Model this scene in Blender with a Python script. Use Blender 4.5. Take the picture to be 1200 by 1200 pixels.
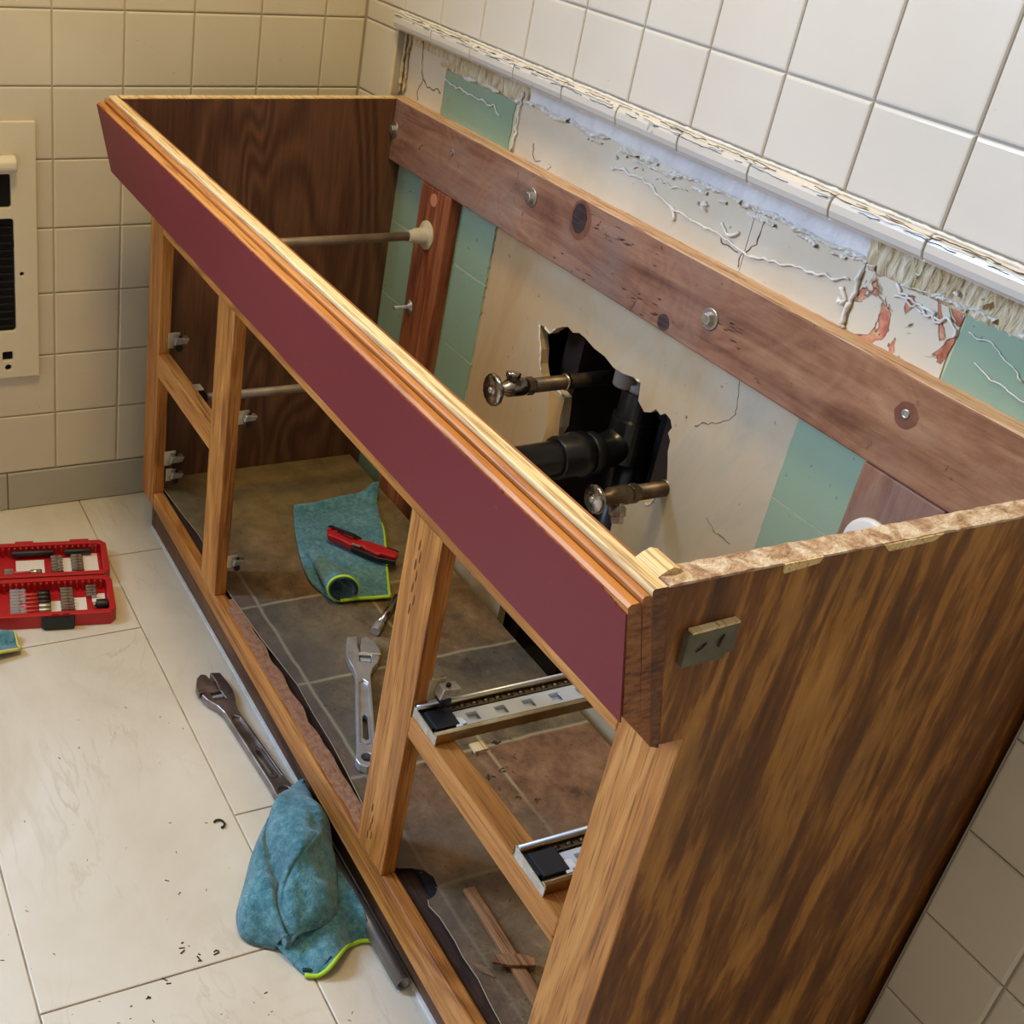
import bpy, bmesh, math, random
from mathutils import Vector, Matrix, noise
R = math.radians
random.seed(7)
S = bpy.context.scene
for o in list(bpy.data.objects): bpy.data.objects.remove(o)

# ------------------------------------------------------------------ camera
cd = bpy.data.cameras.new('camera'); cam = bpy.data.objects.new('camera', cd)
S.collection.objects.link(cam); S.camera = cam
_r = Vector((0.391069, 0.915590, 0.0935943)); _u = Vector((-0.498856, 0.125410, 0.857564)); _f = Vector((-0.773439, 0.382057, -0.505791))
M = Matrix((( _r.x, _u.x, -_f.x), (_r.y, _u.y, -_f.y), (_r.z, _u.z, -_f.z))).to_4x4()
M.translation = Vector((1.83458, -0.936905, 1.156949))
cam.matrix_world = M
cd.sensor_width = 36; cd.lens = 1401.30 / 1200 * 36
cd.shift_x = (600 - 348.70) / 1200; cd.shift_y = (573.80 - 600) / 1200
cd.clip_start = 0.02

# ------------------------------------------------------------------ light
w = bpy.data.worlds.new('world'); S.world = w; w.use_nodes = True
w.node_tree.nodes['Background'].inputs[0].default_value = (0.62, 0.78, 1.0, 1)
w.node_tree.nodes['Background'].inputs[1].default_value = 0.9
S.view_settings.view_transform = 'Standard'; S.view_settings.look = 'None'
S.view_settings.gamma = 1; S.view_settings.use_curve_mapping = False
S.view_settings.exposure = -0.44
def area(name, loc, target, sx, sy, power, col, spread=None):
    l = bpy.data.lights.new(name, 'AREA'); l.shape = 'RECTANGLE'; l.size = sx; l.size_y = sy
    l.energy = power; l.color = col
    if spread: l.spread = spread
    o = bpy.data.objects.new(name, l); S.collection.objects.link(o); o.location = loc
    d = Vector(target) - Vector(loc); o.rotation_euler = d.to_track_quat('-Z', 'Y').to_euler(); return o
area('window_daylight', (-0.10, -1.92, 1.50), (1.0, -1.85, 1.25), 0.82, 0.95, 165, (0.43, 0.63, 1.0))
area('ceiling_lamp_light', (0.85, -0.64, 2.33), (0.85, -0.64, 0), 0.32, 0.32, 25, (1.0, 0.735, 0.29))

# ------------------------------------------------------------------ helpers
def tag(o, label=None, cat=None, group=None, kind=None):
    if label: o['label'] = label
    if cat: o['category'] = cat
    if group: o['group'] = group
    if kind: o['kind'] = kind
    return o
def empty(name, loc, label=None, cat=None, group=None, rot=(0, 0, 0)):
    o = bpy.data.objects.new(name, None); S.collection.objects.link(o)
    o.location = loc; o.rotation_euler = rot; o.empty_display_size = 0.02
    return tag(o, label, cat, group)
def copy_tree(o, parent=None):
    c = o.copy(); S.collection.objects.link(c); c.parent = parent
    for ch in list(o.children): copy_tree(ch, c)
    return c
class MB:
    def __init__(s): s.v = []; s.f = []; s.sm = []
    def add(s, vs, fs, smooth=False):
        n = len(s.v); s.v += [tuple(v) for v in vs]
        for f in fs: s.f.append([i + n for i in f]); s.sm.append(smooth)
        return s
    def box(s, x0, x1, y0, y1, z0, z1):
        return s.add([(x0,y0,z0),(x1,y0,z0),(x1,y1,z0),(x0,y1,z0),(x0,y0,z1),(x1,y0,z1),(x1,y1,z1),(x0,y1,z1)],
                     [(0,3,2,1),(4,5,6,7),(0,1,5,4),(1,2,6,5),(2,3,7,6),(3,0,4,7)])
    def prism(s, pts, axis, a0, a1):
        # pts are the 2D outline in the two other axes (cyclic order), extruded a0..a1 along axis
        def mk(p, a):
            return {'x': (a, p[0], p[1]), 'y': (p[0], a, p[1]), 'z': (p[0], p[1], a)}[axis]
        n = len(pts); vs = [mk(p, a0) for p in pts] + [mk(p, a1) for p in pts]
        fs = [tuple(range(n))[::-1], tuple(range(n, 2*n))] + [(i, (i+1) % n, n + (i+1) % n, n + i) for i in range(n)]
        return s.add(vs, fs)
    def holed(s, outer, holes, axis, a0, a1):
        def mk(p, a):
            return {'x': (a, p[0], p[1]), 'y': (p[0], a, p[1]), 'z': (p[0], p[1], a)}[axis]
        bm = bmesh.new(); es = []
        loops = [outer] + holes; allv = []
        for lp in loops:
            vs = [bm.verts.new((p[0], p[1], 0)) for p in lp]; allv.append(vs)
            for i in range(len(vs)): es.append(bm.edges.new((vs[i], vs[(i+1) % len(vs)])))
        bmesh.ops.triangle_fill(bm, use_beauty=True, use_dissolve=False, edges=es)
        bm.verts.index_update()
        pts = [(v.co.x, v.co.y) for v in bm.verts]; tri = [[v.index for v in f.verts] for f in bm.faces]
        n = len(pts)
        vs = [mk(p, a0) for p in pts] + [mk(p, a1) for p in pts]
        fs = [tuple(t) for t in tri] + [tuple(i + n for i in t[::-1]) for t in tri]
        for lv in allv:
            ids = [v.index for v in lv]
            for i in range(len(ids)):
                a, b = ids[i], ids[(i+1) % len(ids)]; fs.append((a, b, b + n, a + n))
        bm.free(); return s.add(vs, fs)
    def tube(s, path, r, n=12, caps=True, smooth=True):
        P = [Vector(p) for p in path]; rs = r if isinstance(r, (list, tuple)) else [r] * len(P)
        t0 = (P[1] - P[0]).normalized()
        ref = Vector((0, 0, 1)) if abs(t0.z) < .9 else Vector((1, 0, 0))
        nrm = t0.cross(ref).normalized(); base = len(s.v); vs = []; fs = []
        for i, p in enumerate(P):
            t = (P[min(i+1, len(P)-1)] - P[max(i-1, 0)]).normalized()
            nrm = (nrm - t * nrm.dot(t)).normalized(); b = t.cross(nrm)
            for k in range(n):
                a = 2 * math.pi * k / n; vs.append(p + (nrm * math.cos(a) + b * math.sin(a)) * rs[i])
        for i in range(len(P) - 1):
            for k in range(n):
                fs.append((i*n + k, i*n + (k+1) % n, (i+1)*n + (k+1) % n, (i+1)*n + k))
        s.add(vs, fs, smooth)
        if caps:
            s.f.append([base + k for k in range(n)][::-1]); s.sm.append(False)
            s.f.append([base + (len(P)-1)*n + k for k in range(n)]); s.sm.append(False)
        return s
    def lathe(s, p0, axis, prof, n=24, smooth=True, flute=None):
        # prof: list of (distance along axis, radius)
        a = Vector(axis).normalized(); ref = Vector((0, 0, 1)) if abs(a.z) < .9 else Vector((1, 0, 0))
        u = a.cross(ref).normalized(); v = a.cross(u); p0 = Vector(p0); vs = []; fs = []
        for d, r in prof:
            for k in range(n):
                t = 2 * math.pi * k / n; rr = r * (1 + (flute[1] * math.cos(flute[0] * t) if flute else 0))
                vs.append(p0 + a * d + (u * math.cos(t) + v * math.sin(t)) * rr)
        for i in range(len(prof) - 1):
            for k in range(n): fs.append((i*n + k, i*n + (k+1) % n, (i+1)*n + (k+1) % n, (i+1)*n + k))
        base = len(s.v); s.add(vs, fs, smooth)
        s.f.append([base + k for k in range(n)][::-1]); s.sm.append(False)
        s.f.append([base + (len(prof)-1)*n + k for k in range(n)]); s.sm.append(False)
        return s
    def build(s, name, mat, parent=None, bevel=0, seg=2, kind=None, label=None, subsurf=0, endmat=None, solid=0):
        off = Vector((0, 0, 0)); p = parent
        while p: off += p.location; p = p.parent
        me = bpy.data.meshes.new(name)
        me.from_pydata([tuple(Vector(v) - off) for v in s.v], [], s.f); me.update()
        bm = bmesh.new(); bm.from_mesh(me); bmesh.ops.recalc_face_normals(bm, faces=bm.faces)
        bm.to_mesh(me); bm.free()
        for i, p_ in enumerate(me.polygons): p_.use_smooth = s.sm[i]
        me.materials.append(mat)
        if endmat:
            me.materials.append(endmat)
            for p_ in me.polygons:
                if abs(p_.normal.x) > .9: p_.material_index = 1
        o = bpy.data.objects.new(name, me); S.collection.objects.link(o)
        if parent: o.parent = parent
        if solid:
            m = o.modifiers.new('solid', 'SOLIDIFY'); m.thickness = solid; m.offset = 0
        if bevel:
            m = o.modifiers.new('bevel', 'BEVEL'); m.width = bevel; m.segments = seg; m.limit_method = 'ANGLE'; m.angle_limit = R(35)
            m.harden_normals = False
        if subsurf:
            m = o.modifiers.new('sub', 'SUBSURF'); m.levels = subsurf; m.render_levels = subsurf
        return tag(o, label, None, None, kind)

# ------------------------------------------------------------------ materials
def srgb(r, g, b):
    f = lambda c: (c / 255 / 12.92) if c / 255 <= .04045 else ((c / 255 + .055) / 1.055) ** 2.4
    return (f(r), f(g), f(b), 1)
class N:
    def __init__(s, name):
        s.m = bpy.data.materials.new(name); s.m.use_nodes = True; s.t = s.m.node_tree
        s.b = s.t.nodes['Principled BSDF']; s.L = s.t.links.new
    def n(s, t, **k):
        x = s.t.nodes.new(t)
        for a, v in k.items(): setattr(x, a, v)
        return x
    def coord(s, scale=(1, 1, 1), rot=(0, 0, 0), loc=(0, 0, 0)):
        c = s.n('ShaderNodeTexCoord'); m = s.n('ShaderNodeMapping')
        m.inputs['Scale'].default_value = scale; m.inputs['Rotation'].default_value = rot; m.inputs['Location'].default_value = loc
        s.L(c.outputs['Object'], m.inputs['Vector']); return m.outputs[0]
    def noise(s, vec, scale, detail=4, rough=.55, dist=0):
        x = s.n('ShaderNodeTexNoise'); x.inputs['Scale'].default_value = scale; x.inputs['Detail'].default_value = detail
        x.inputs['Roughness'].default_value = rough; x.inputs['Distortion'].default_value = dist
        s.L(vec, x.inputs['Vector']); return x.outputs['Fac']
    def ramp(s, fac, stops, interp='LINEAR'):
        x = s.n('ShaderNodeValToRGB'); e = x.color_ramp.elements; x.color_ramp.interpolation = interp
        while len(e) < len(stops): e.new(.5)
        for i, (p, c) in enumerate(stops): e[i].position = p; e[i].color = c if len(c) == 4 else (*c, 1)
        s.L(fac, x.inputs[0]); return x.outputs[0]
    def mix(s, fac, a, b, mode='MIX'):
        x = s.n('ShaderNodeMix', data_type='RGBA', blend_type=mode)
        for v, i in ((fac, 0), (a, 6), (b, 7)):
            if hasattr(v, 'is_output'): s.L(v, x.inputs[i])
            else: x.inputs[i].default_value = v
        return x.outputs[2]
    def math(s, op, a, b=0, c=0):
        x = s.n('ShaderNodeMath', operation=op)
        for v, i in ((a, 0), (b, 1), (c, 2)):
            if hasattr(v, 'is_output'): s.L(v, x.inputs[i])
            else: x.inputs[i].default_value = v
        return x.outputs[0]
    def sep(s, vec):
        x = s.n('ShaderNodeSeparateXYZ'); s.L(vec, x.inputs[0]); return x.outputs
    def comb(s, a, b, c):
        x = s.n('ShaderNodeCombineXYZ')
        for v, i in ((a, 0), (b, 1), (c, 2)):
            if hasattr(v, 'is_output'): s.L(v, x.inputs[i])
            else: x.inputs[i].default_value = v
        return x.outputs[0]
    def bump(s, h, strength=.3, dist=.002):
        x = s.n('ShaderNodeBump'); x.inputs['Strength'].default_value = strength; x.inputs['Distance'].default_value = dist
        s.L(h, x.inputs['Height']); s.L(x.outputs[0], s.b.inputs['Normal']); return x
    def out(s, col=None, rough=.5, metal=0, spec=.5, coat=0):
        if col is not None:
            if hasattr(col, 'is_output'): s.L(col, s.b.inputs['Base Color'])
            else: s.b.inputs['Base Color'].default_value = col
        if hasattr(rough, 'is_output'): s.L(rough, s.b.inputs['Roughness'])
        else: s.b.inputs['Roughness'].default_value = rough
        s.b.inputs['Metallic'].default_value = metal; s.b.inputs['Specular IOR Level'].default_value = spec
        s.b.inputs['Coat Weight'].default_value = coat
        return s.m
def axis_scale(ax, along, across):
    return tuple(along if a == ax else across for a in 'xyz')

def wood(name, ax, dark, mid, light, rough=.45, fine=1.0, knots=False, contrast=1.0, spec=.4, bumps=.25):
    g = N(name)
    v1 = g.coord(axis_scale(ax, 2.2, 55)); a = g.noise(v1, 1.0, 5, .6, .4)
    v2 = g.coord(axis_scale(ax, 12, 420 * fine)); b = g.noise(v2, 1.0, 3, .6)
    v3 = g.coord(axis_scale(ax, 1.4, 11)); c = g.noise(v3, 1.0, 4, .55, .8)
    rings = g.math('SINE', g.math('MULTIPLY', c, 46.0))
    f = g.math('ADD', g.math('MULTIPLY', a, .55), g.math('MULTIPLY', rings, .07 * contrast))
    f = g.math('ADD', f, g.math('MULTIPLY', c, .45))
    col = g.ramp(f, [(.32, dark), (.5, mid), (.68, light)])
    pores = g.ramp(b, [(.36, (.35, .25, .18)), (.48, (1, 1, 1))])
    col = g.mix(.75, col, pores, 'MULTIPLY')
    if knots:
        vk = g.coord(axis_scale(ax, 3, 7)); k = g.n('ShaderNodeTexVoronoi'); k.inputs['Scale'].default_value = 1.3
        g.L(vk, k.inputs['Vector'])
        kk = g.ramp(k.outputs['Distance'], [(.03, (.1, .05, .04)), (.10, (1, 1, 1))]); col = g.mix(.8, col, kk, 'MULTIPLY')
    g.bump(b, bumps, .0006)
    return g.out(col, rough, 0, spec)

OAK = dict(dark=srgb(134, 78, 28), mid=srgb(182, 116, 50), light=srgb(206, 144, 74))
m_oak_x = wood('oak_along_length', 'x', **OAK)
m_oak_z = wood('oak_upright', 'z', **OAK)
m_orange = wood('orange_stained_oak', 'x', srgb(158, 92, 36), srgb(192, 122, 52), srgb(212, 148, 76), fine=.8, rough=.45, contrast=.3)
m_pale = wood('raw_pale_wood', 'x', srgb(216, 176, 116), srgb(234, 202, 144), srgb(242, 218, 168), rough=.55, contrast=.15, bumps=.1)
def endgrain(name, dark, mid, light):
    g = N(name); v = g.coord((30, 90, 260), rot=(R(18), 0, 0)); a = g.noise(v, 1.0, 5, .65)
    v2 = g.coord((30, 30, 30)); b = g.noise(v2, 1, 3)
    col = g.ramp(g.math('ADD', g.math('MULTIPLY', a, .7), g.math('MULTIPLY', b, .3)), [(.36, dark), (.5, mid), (.66, light)])
    g.bump(a, .4, .0008); return g.out(col, .55)
m_end = endgrain('oak_end_grain', srgb(84, 42, 18), srgb(146, 88, 46), srgb(172, 112, 66))
m_end_dark = endgrain('dark_end_grain', srgb(66, 34, 16), srgb(112, 66, 34), srgb(142, 90, 50))

def nailer(name, ax, rot=(0, 0, 0)):
    g = N(name)
    v1 = g.coord(axis_scale(ax, 3, 30)); a = g.noise(v1, 1, 6, .65, .8)
    v2 = g.coord(axis_scale(ax, 9, 160)); b = g.noise(v2, 1, 4, .6)
    v3 = g.coord((7, 7, 7)); c = g.noise(v3, 1, 5, .6, .5)
    vk = g.coord(axis_scale(ax, 2.4, 3.4)); k = g.noise(vk, 1.6, 2, .4, 1.5)
    rings = g.math('SINE', g.math('MULTIPLY', k, 90))
    f = g.math('ADD', g.math('MULTIPLY', a, .6), g.math('ADD', g.math('MULTIPLY', rings, .015), g.math('MULTIPLY', c, .38)))
    col = g.ramp(f, [(.32, srgb(92, 58, 44)), (.45, srgb(134, 94, 74)), (.55, srgb(158, 118, 94)), (.68, srgb(186, 150, 124))])
    grey = g.ramp(c, [(.46, (0, 0, 0)), (.62, (1, 1, 1))])
    col = g.mix(g.math('MULTIPLY', grey, .5), col, srgb(112, 98, 96))
    ox = g.sep(g.coord()); hue = g.ramp(g.math('ADD', g.math('MULTIPLY', ox[0], .8), g.math('MULTIPLY', c, .35)), [(.72, (0, 0, 0)), (1.0, (1, 1, 1))])
    col = g.mix(g.math('MULTIPLY', hue, .6), col, g.ramp(f, [(.34, srgb(112, 68, 42)), (.5, srgb(156, 106, 68)), (.66, srgb(182, 134, 92))]))
    st = g.coord((40, 40, 40)); s_ = g.noise(st, 1, 4, .7, 1)
    col = g.mix(1.0, col, g.ramp(s_, [(.27, (.28, .2, .18)), (.36, (1, 1, 1))]), 'MULTIPLY')
    g.bump(g.math('ADD', b, s_), .5, .0015); return g.out(col, .75, 0, .25)
m_nail_x = nailer('weathered_board_length', 'x')
m_nail_z = nailer('weathered_board_upright', 'z')
m_redboard = wood('reddish_stained_board', 'z', srgb(112, 54, 30), srgb(152, 86, 50), srgb(172, 108, 68), knots=True, rough=.6)

def plywood_end():
    g = N('stained_plywood_side')
    v1 = g.coord((40, 40, 4.6), rot=(R(9), 0, 0)); a = g.noise(v1, 1, 5, .62, .7)
    v2 = g.coord((16, 15, 2.2), rot=(R(8), 0, 0)); b = g.noise(v2, 1, 4, .6, 1.4)
    v3 = g.coord((200, 200, 30)); c = g.noise(v3, 1, 4, .7)
    v4 = g.coord((4, 4, 3)); d = g.noise(v4, 1, 4, .55, .6)
    f = g.math('ADD', g.math('MULTIPLY', a, .38), g.math('ADD', g.math('MULTIPLY', b, .42), g.math('MULTIPLY', c, .12)))
    v5 = g.coord((110, 110, 16), rot=(R(8), 0, 0)); e5 = g.noise(v5, 1, 4, .65, .5)
    f = g.math('ADD', f, g.math('ADD', g.math('MULTIPLY', d, .12), g.math('MULTIPLY', g.math('SUBTRACT', e5, .5), .22)))
    col = g.ramp(f, [(.38, srgb(70, 38, 14)), (.48, srgb(108, 62, 24)), (.53, srgb(130, 80, 32)), (.57, srgb(166, 110, 48)), (.66, srgb(192, 136, 68))])
    stain = g.ramp(d, [(.58, (0, 0, 0)), (.74, (1, 1, 1))])
    col = g.mix(g.math('MULTIPLY', stain, .45), col, srgb(74, 58, 42))
    sp = g.coord((230, 230, 230)); e = g.noise(sp, 1, 1)
    g.bump(c, .25, .0006)
    return g.out(col, .42, 0, .35)
m_ply = plywood_end()
def cathedral():
    g = N('dark_cathedral_plywood')
    v1 = g.coord((7, 4.2, 1.15)); a = g.noise(v1, 1.2, 2, .4, .6)
    rings = g.math('SINE', g.math('MULTIPLY', a, 120))
    v2 = g.coord((220, 220, 14)); b = g.noise(v2, 1, 3)
    f = g.math('ADD', g.math('MULTIPLY', rings, .12), g.math('ADD', g.math('MULTIPLY', b, .45), .28))
    col = g.ramp(f, [(.25, srgb(66, 40, 28)), (.5, srgb(94, 62, 44)), (.75, srgb(120, 82, 58))])
    g.bump(b, .3, .0006); return g.out(col, .45, 0, .4)
m_cath = cathedral()
def rough_edge():
    g = N('raw_flaking_ply_edge')
    a = g.noise(g.coord((60, 60, 60)), 1, 6, .7, .6); b = g.noise(g.coord((260, 120, 260)), 1, 4, .7)
    col = g.ramp(a, [(.3, srgb(128, 92, 70)), (.45, srgb(186, 150, 116)), (.6, srgb(226, 206, 176))])
    g.bump(g.math('ADD', a, b), .9, .003); return g.out(col, .85, 0, .2)
m_rough = rough_edge()

m_nedge = wood('sawn_board_edge', 'x', srgb(168, 128, 96), srgb(204, 168, 132), srgb(222, 196, 164), rough=.85, contrast=.2, bumps=.6)
def laminate():
    g = N('maroon_laminate'); a = g.noise(g.coord((3, 3, 3)), 1, 3)
    sp = g.noise(g.coord((160, 160, 160)), 1, 2)
    col = g.mix(g.ramp(sp, [(.74, (0, 0, 0)), (.78, (.5, .5, .5))]), g.ramp(a, [(.3, srgb(108, 27, 33)), (.7, srgb(116, 32, 38))]), srgb(150, 84, 90))
    return g.out(col, .5, 0, .3)
m_maroon = laminate()

def tile_mat(name, c1, c2, rough=.18):
    g = N(name); a = g.noise(g.coord((6, 6, 6)), 1, 3); b = g.noise(g.coord((22, 22, 22)), 1, 2)
    col = g.ramp(a, [(.3, c1), (.7, c2)])
    sp = g.noise(g.coord((190, 190, 190)), 1, 1)
    col = g.mix(g.ramp(sp, [(.79, (0, 0, 0)), (.8, (.6, .6, .6))]), col, srgb(120, 110, 95))
    g.bump(b, .12, .002); return g.out(col, rough, 0, .5)
m_tile_w = tile_mat('cream_wall_tile', srgb(212, 200, 176), srgb(218, 207, 184))
m_tile_b = tile_mat('white_wall_tile', srgb(212, 204, 190), srgb(218, 211, 198))
m_base = tile_mat('grey_baseboard_tile', srgb(172, 166, 152), srgb(180, 174, 160), .3)
def flat(name, c, rough=.5, metal=0, spec=.5, nz=None, coat=0, bump=None):
    g = N(name); col = c
    if nz:
        a = g.noise(g.coord((nz[0],) * 3), 1, 4); col = g.ramp(a, [(.3, c), (.7, nz[1])])
    if bump:
        b = g.noise(g.coord((bump[0],) * 3), 1, 4, .6); g.bump(b, bump[1], bump[2])
    return g.out(col, rough, metal, spec, coat)
m_grout = flat('tile_grout', srgb(196, 182, 154), .9)
m_grout_w = flat('pale_tile_grout', srgb(184, 176, 162), .9)
m_wall = flat('painted_wall', srgb(150, 128, 96), .7)
m_ceil = flat('painted_ceiling', srgb(214, 206, 190), .8)
m_caulk = flat('old_white_caulk', srgb(238, 234, 224), .6, nz=(60, srgb(218, 210, 194)), bump=(180, .5, .002))
m_plaster = flat('scraped_plaster', srgb(214, 196, 164), .9, nz=(26, srgb(238, 228, 208)), bump=(90, .8, .004))
m_black = flat('black_abs_pipe', srgb(16, 17, 20), .28, nz=(9, srgb(24, 25, 28)))
m_rubber = flat('black_plastic', srgb(22, 22, 24), .45)
m_grey_plug = flat('grey_coupling', srgb(138, 128, 118), .6, nz=(30, srgb(112, 104, 96)))
m_steel = flat('brushed_steel', srgb(214, 214, 216), .4, .8, nz=(40, srgb(186, 186, 190)), bump=(200, .1, .0004))
m_chrome = flat('worn_chrome', srgb(206, 200, 194), .2, 1.0, nz=(60, srgb(120, 112, 104)))
m_dirty = flat('tarnished_brass', srgb(128, 112, 92), .42, .8, nz=(50, srgb(84, 72, 60)))
m_zinc = flat('zinc_coated_steel', srgb(206, 204, 196), .38, .9, nz=(80, srgb(172, 164, 146)))
m_goldzinc = flat('yellow_zinc_steel', srgb(204, 190, 158), .3, 1.0, nz=(30, srgb(168, 146, 104)))
m_slidetop = flat('bright_slide_steel', srgb(214, 222, 232), .35, .6)
m_darkmetal = flat('dark_steel', srgb(60, 56, 54), .35, 1.0)
m_wrench = flat('dull_wrench_steel', srgb(182, 174, 168), .36, .9, nz=(30, srgb(112, 100, 94)))
m_pipe = flat('aged_grey_pipe', srgb(150, 132, 112), .5, .3, nz=(30, srgb(120, 104, 88)))
m_bone = flat('aged_bone_plastic', srgb(206, 192, 160), .5, nz=(40, srgb(182, 166, 134)))
m_white = flat('glossy_white_plastic', srgb(226, 220, 212), .35)
m_enamel = flat('white_enamel', srgb(222, 210, 184), .35)
m_red = flat('red_case_plastic', srgb(176, 26, 30), .38, bump=(300, .1, .0005))
m_redk = flat('red_painted_handle', srgb(178, 28, 32), .35)
m_redrub = flat('red_translucent_shaft', srgb(200, 70, 56), .4)
m_label = flat('white_paper_label', srgb(226, 214, 196), .7)
m_ink = flat('black_ink', srgb(30, 28, 28), .7)
m_hem = flat('lime_green_hem', srgb(176, 214, 40), .7)
m_darkhem = flat('dark_towel_binding', srgb(14, 40, 48), .8)
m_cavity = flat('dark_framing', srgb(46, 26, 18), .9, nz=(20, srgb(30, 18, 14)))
m_dark = flat('deep_shade_black', srgb(14, 12, 12), .95)  # near black, stands in for deep shade in recesses
m_wdebris = flat('wood_chips', srgb(150, 116, 78), .9, nz=(90, srgb(118, 92, 64)))
m_stick = wood('rough_stick', 'x', srgb(110, 72, 44), srgb(150, 104, 66), srgb(176, 130, 86), rough=.8)
m_crumb = flat('dark_crumbs', srgb(52, 40, 34), .9)
m_putty = flat('grey_green_metal_plate', srgb(112, 108, 86), .55, .3, nz=(40, srgb(88, 84, 66)))

def towel_mat():
    g = N('teal_microfibre')
    a = g.noise(g.coord((420, 420, 420)), 1, 3, .7); b = g.noise(g.coord((16, 16, 16)), 1, 4)
    c = g.noise(g.coord((130, 130, 130)), 1, 3, .7)
    col = g.ramp(g.math('ADD', g.math('MULTIPLY', c, .6), g.math('MULTIPLY', b, .4)), [(.34, srgb(46, 98, 112)), (.5, srgb(74, 130, 142)), (.66, srgb(112, 162, 172))])
    g.bump(g.math('ADD', a, c), .8, .003)
    g.b.inputs['Sheen Weight'].default_value = .35; g.b.inputs['Sheen Roughness'].default_value = .5
    return g.out(col, .95, 0, .1)
m_towel = towel_mat()

def floor_mat():
    g = N('marbled_floor_tile')
    v = g.coord((1, 1, 1)); o = g.sep(v)
    a = g.noise(g.coord((2.2, 3.5, 1)), 1, 5, .6, 1.2)
    base = g.ramp(a, [(.3, srgb(198, 184, 160)), (.5, srgb(210, 198, 176)), (.7, srgb(218, 208, 190))])
    vn = g.noise(g.coord((2.0, 6.0, 1), rot=(0, 0, R(14))), 1, 6, .6, .9)
    vein = g.ramp(g.math('ABSOLUTE', g.math('SUBTRACT', vn, .5)), [(.0, (1, 1, 1)), (.012, (0, 0, 0))])
    vein2 = g.ramp(g.math('ABSOLUTE', g.math('SUBTRACT', vn, .58)), [(.0, (.5, .5, .5)), (.02, (0, 0, 0))])
    msk = g.ramp(g.noise(g.coord((5, 5, 1)), 1, 2), [(.45, (0, 0, 0)), (.7, (1, 1, 1))])
    vv = g.math('MULTIPLY', g.math('MULTIPLY', g.math('ADD', vein, vein2), msk), .33)
    col = g.mix(vv, base, srgb(150, 124, 88))
    g.bump(g.noise(g.coord((9, 9, 9)), 1, 3), .06, .004)
    rr = g.ramp(a, [(.3, (.30,)*3), (.7, (.42,)*3)])
    return g.out(col, rr, 0, .45)
m_floor = floor_mat()
m_fgrout = flat('floor_grout', srgb(112, 92, 74), .9, nz=(18, srgb(196, 180, 152)))

def vinyl_mat():
    g = N('slate_look_vinyl')
    c = g.n('ShaderNodeTexCoord'); q = g.n('ShaderNodeVectorMath', operation='ADD'); g.L(c.outputs['Object'], q.inputs[0])
    q.inputs[1].default_value = (.119, -.389, 0)
    wv = g.noise(g.coord((25, 25, 25)), 1, 2); o = g.sep(q.outputs[0])
    wob = g.math('MULTIPLY', g.math('SUBTRACT', wv, .5), .006)
    def cell(val, off, pitch):
        t = g.math('DIVIDE', g.math('ADD', g.math('SUBTRACT', val, off), wob), pitch)
        fl = g.math('FLOOR', t); fr = g.math('SUBTRACT', t, fl)
        d = g.math('MULTIPLY', g.math('MINIMUM', fr, g.math('SUBTRACT', 1.0, fr)), pitch); return fl, d
    fx, dx = cell(o[0], .528, .1835); fy, dy = cell(o[1], -.335, .172)
    d = g.math('MINIMUM', dx, dy)
    wn = g.n('ShaderNodeTexWhiteNoise', noise_dimensions='3D'); g.L(g.comb(fx, fy, 0), wn.inputs[0])
    base = g.ramp(wn.outputs['Value'], [(0, srgb(112, 86, 70)), (.4, srgb(104, 84, 62)), (.7, srgb(98, 88, 72)), (1.0, srgb(116, 94, 70))])
    a = g.noise(g.coord((22, 22, 22)), 1, 9, .78, .25); b = g.noise(g.coord((60, 60, 60)), 1, 4, .7)
    red = g.math('MULTIPLY', g.math('COMPARE', fx, 2.0, .2), g.math('COMPARE', fy, 1.0, .2)); base = g.mix(g.math('MULTIPLY', red, .5), base, srgb(124, 84, 68))
    tone = g.ramp(a, [(.32, (.42, .38, .34)), (.48, (1.0, .95, .86)), (.66, (1.7, 1.6, 1.42))])
    col = g.mix(1.0, base, tone, 'MULTIPLY')
    col = g.mix(g.ramp(a, [(.56, (0, 0, 0)), (.7, (.5, .5, .5))]), col, srgb(134, 128, 96))
    big = g.noise(g.coord((3.3, 3.3, 3.3)), 1, 3, .6, .3)
    col = g.mix(g.ramp(big, [(.5, (0, 0, 0)), (.64, (.55, .55, .55))]), col, srgb(98, 92, 82))
    gm = g.ramp(d, [(.0014, (1, 1, 1)), (.0028, (0, 0, 0))])
    fade = g.ramp(g.math('ADD', o[0], g.math('MULTIPLY', a, .1)), [(.46, (.12, .12, .12)), (.54, (1, 1, 1))])
    fade2 = g.ramp(g.math('ADD', o[0], 0), [(.97, (1, 1, 1)), (1.12, (.35, .35, .35))])
    gf = g.math('MULTIPLY', g.math('MULTIPLY', gm, fade), g.math('MULTIPLY', fade2, .9))
    col = g.mix(gf, col, srgb(162, 148, 116))
    lft = g.ramp(g.math('ADD', o[0], g.math('MULTIPLY', a, .2)), [(.4, (.75, .75, .75)), (.62, (0, 0, 0))])
    col = g.mix(lft, col, g.ramp(a, [(.3, srgb(96, 78, 46)), (.65, srgb(134, 112, 70))]))
    dirt = g.noise(g.coord((90, 90, 90)), 1, 5, .75, .4)
    col = g.mix(1.0, col, g.ramp(dirt, [(.28, (.25, .22, .2)), (.36, (1, 1, 1))]), 'MULTIPLY')
    g.bump(g.math('ADD', g.math('MULTIPLY', d, 0), b), .3, .0015)
    return g.out(col, .48, 0, .4)
m_vinyl = vinyl_mat()

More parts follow.
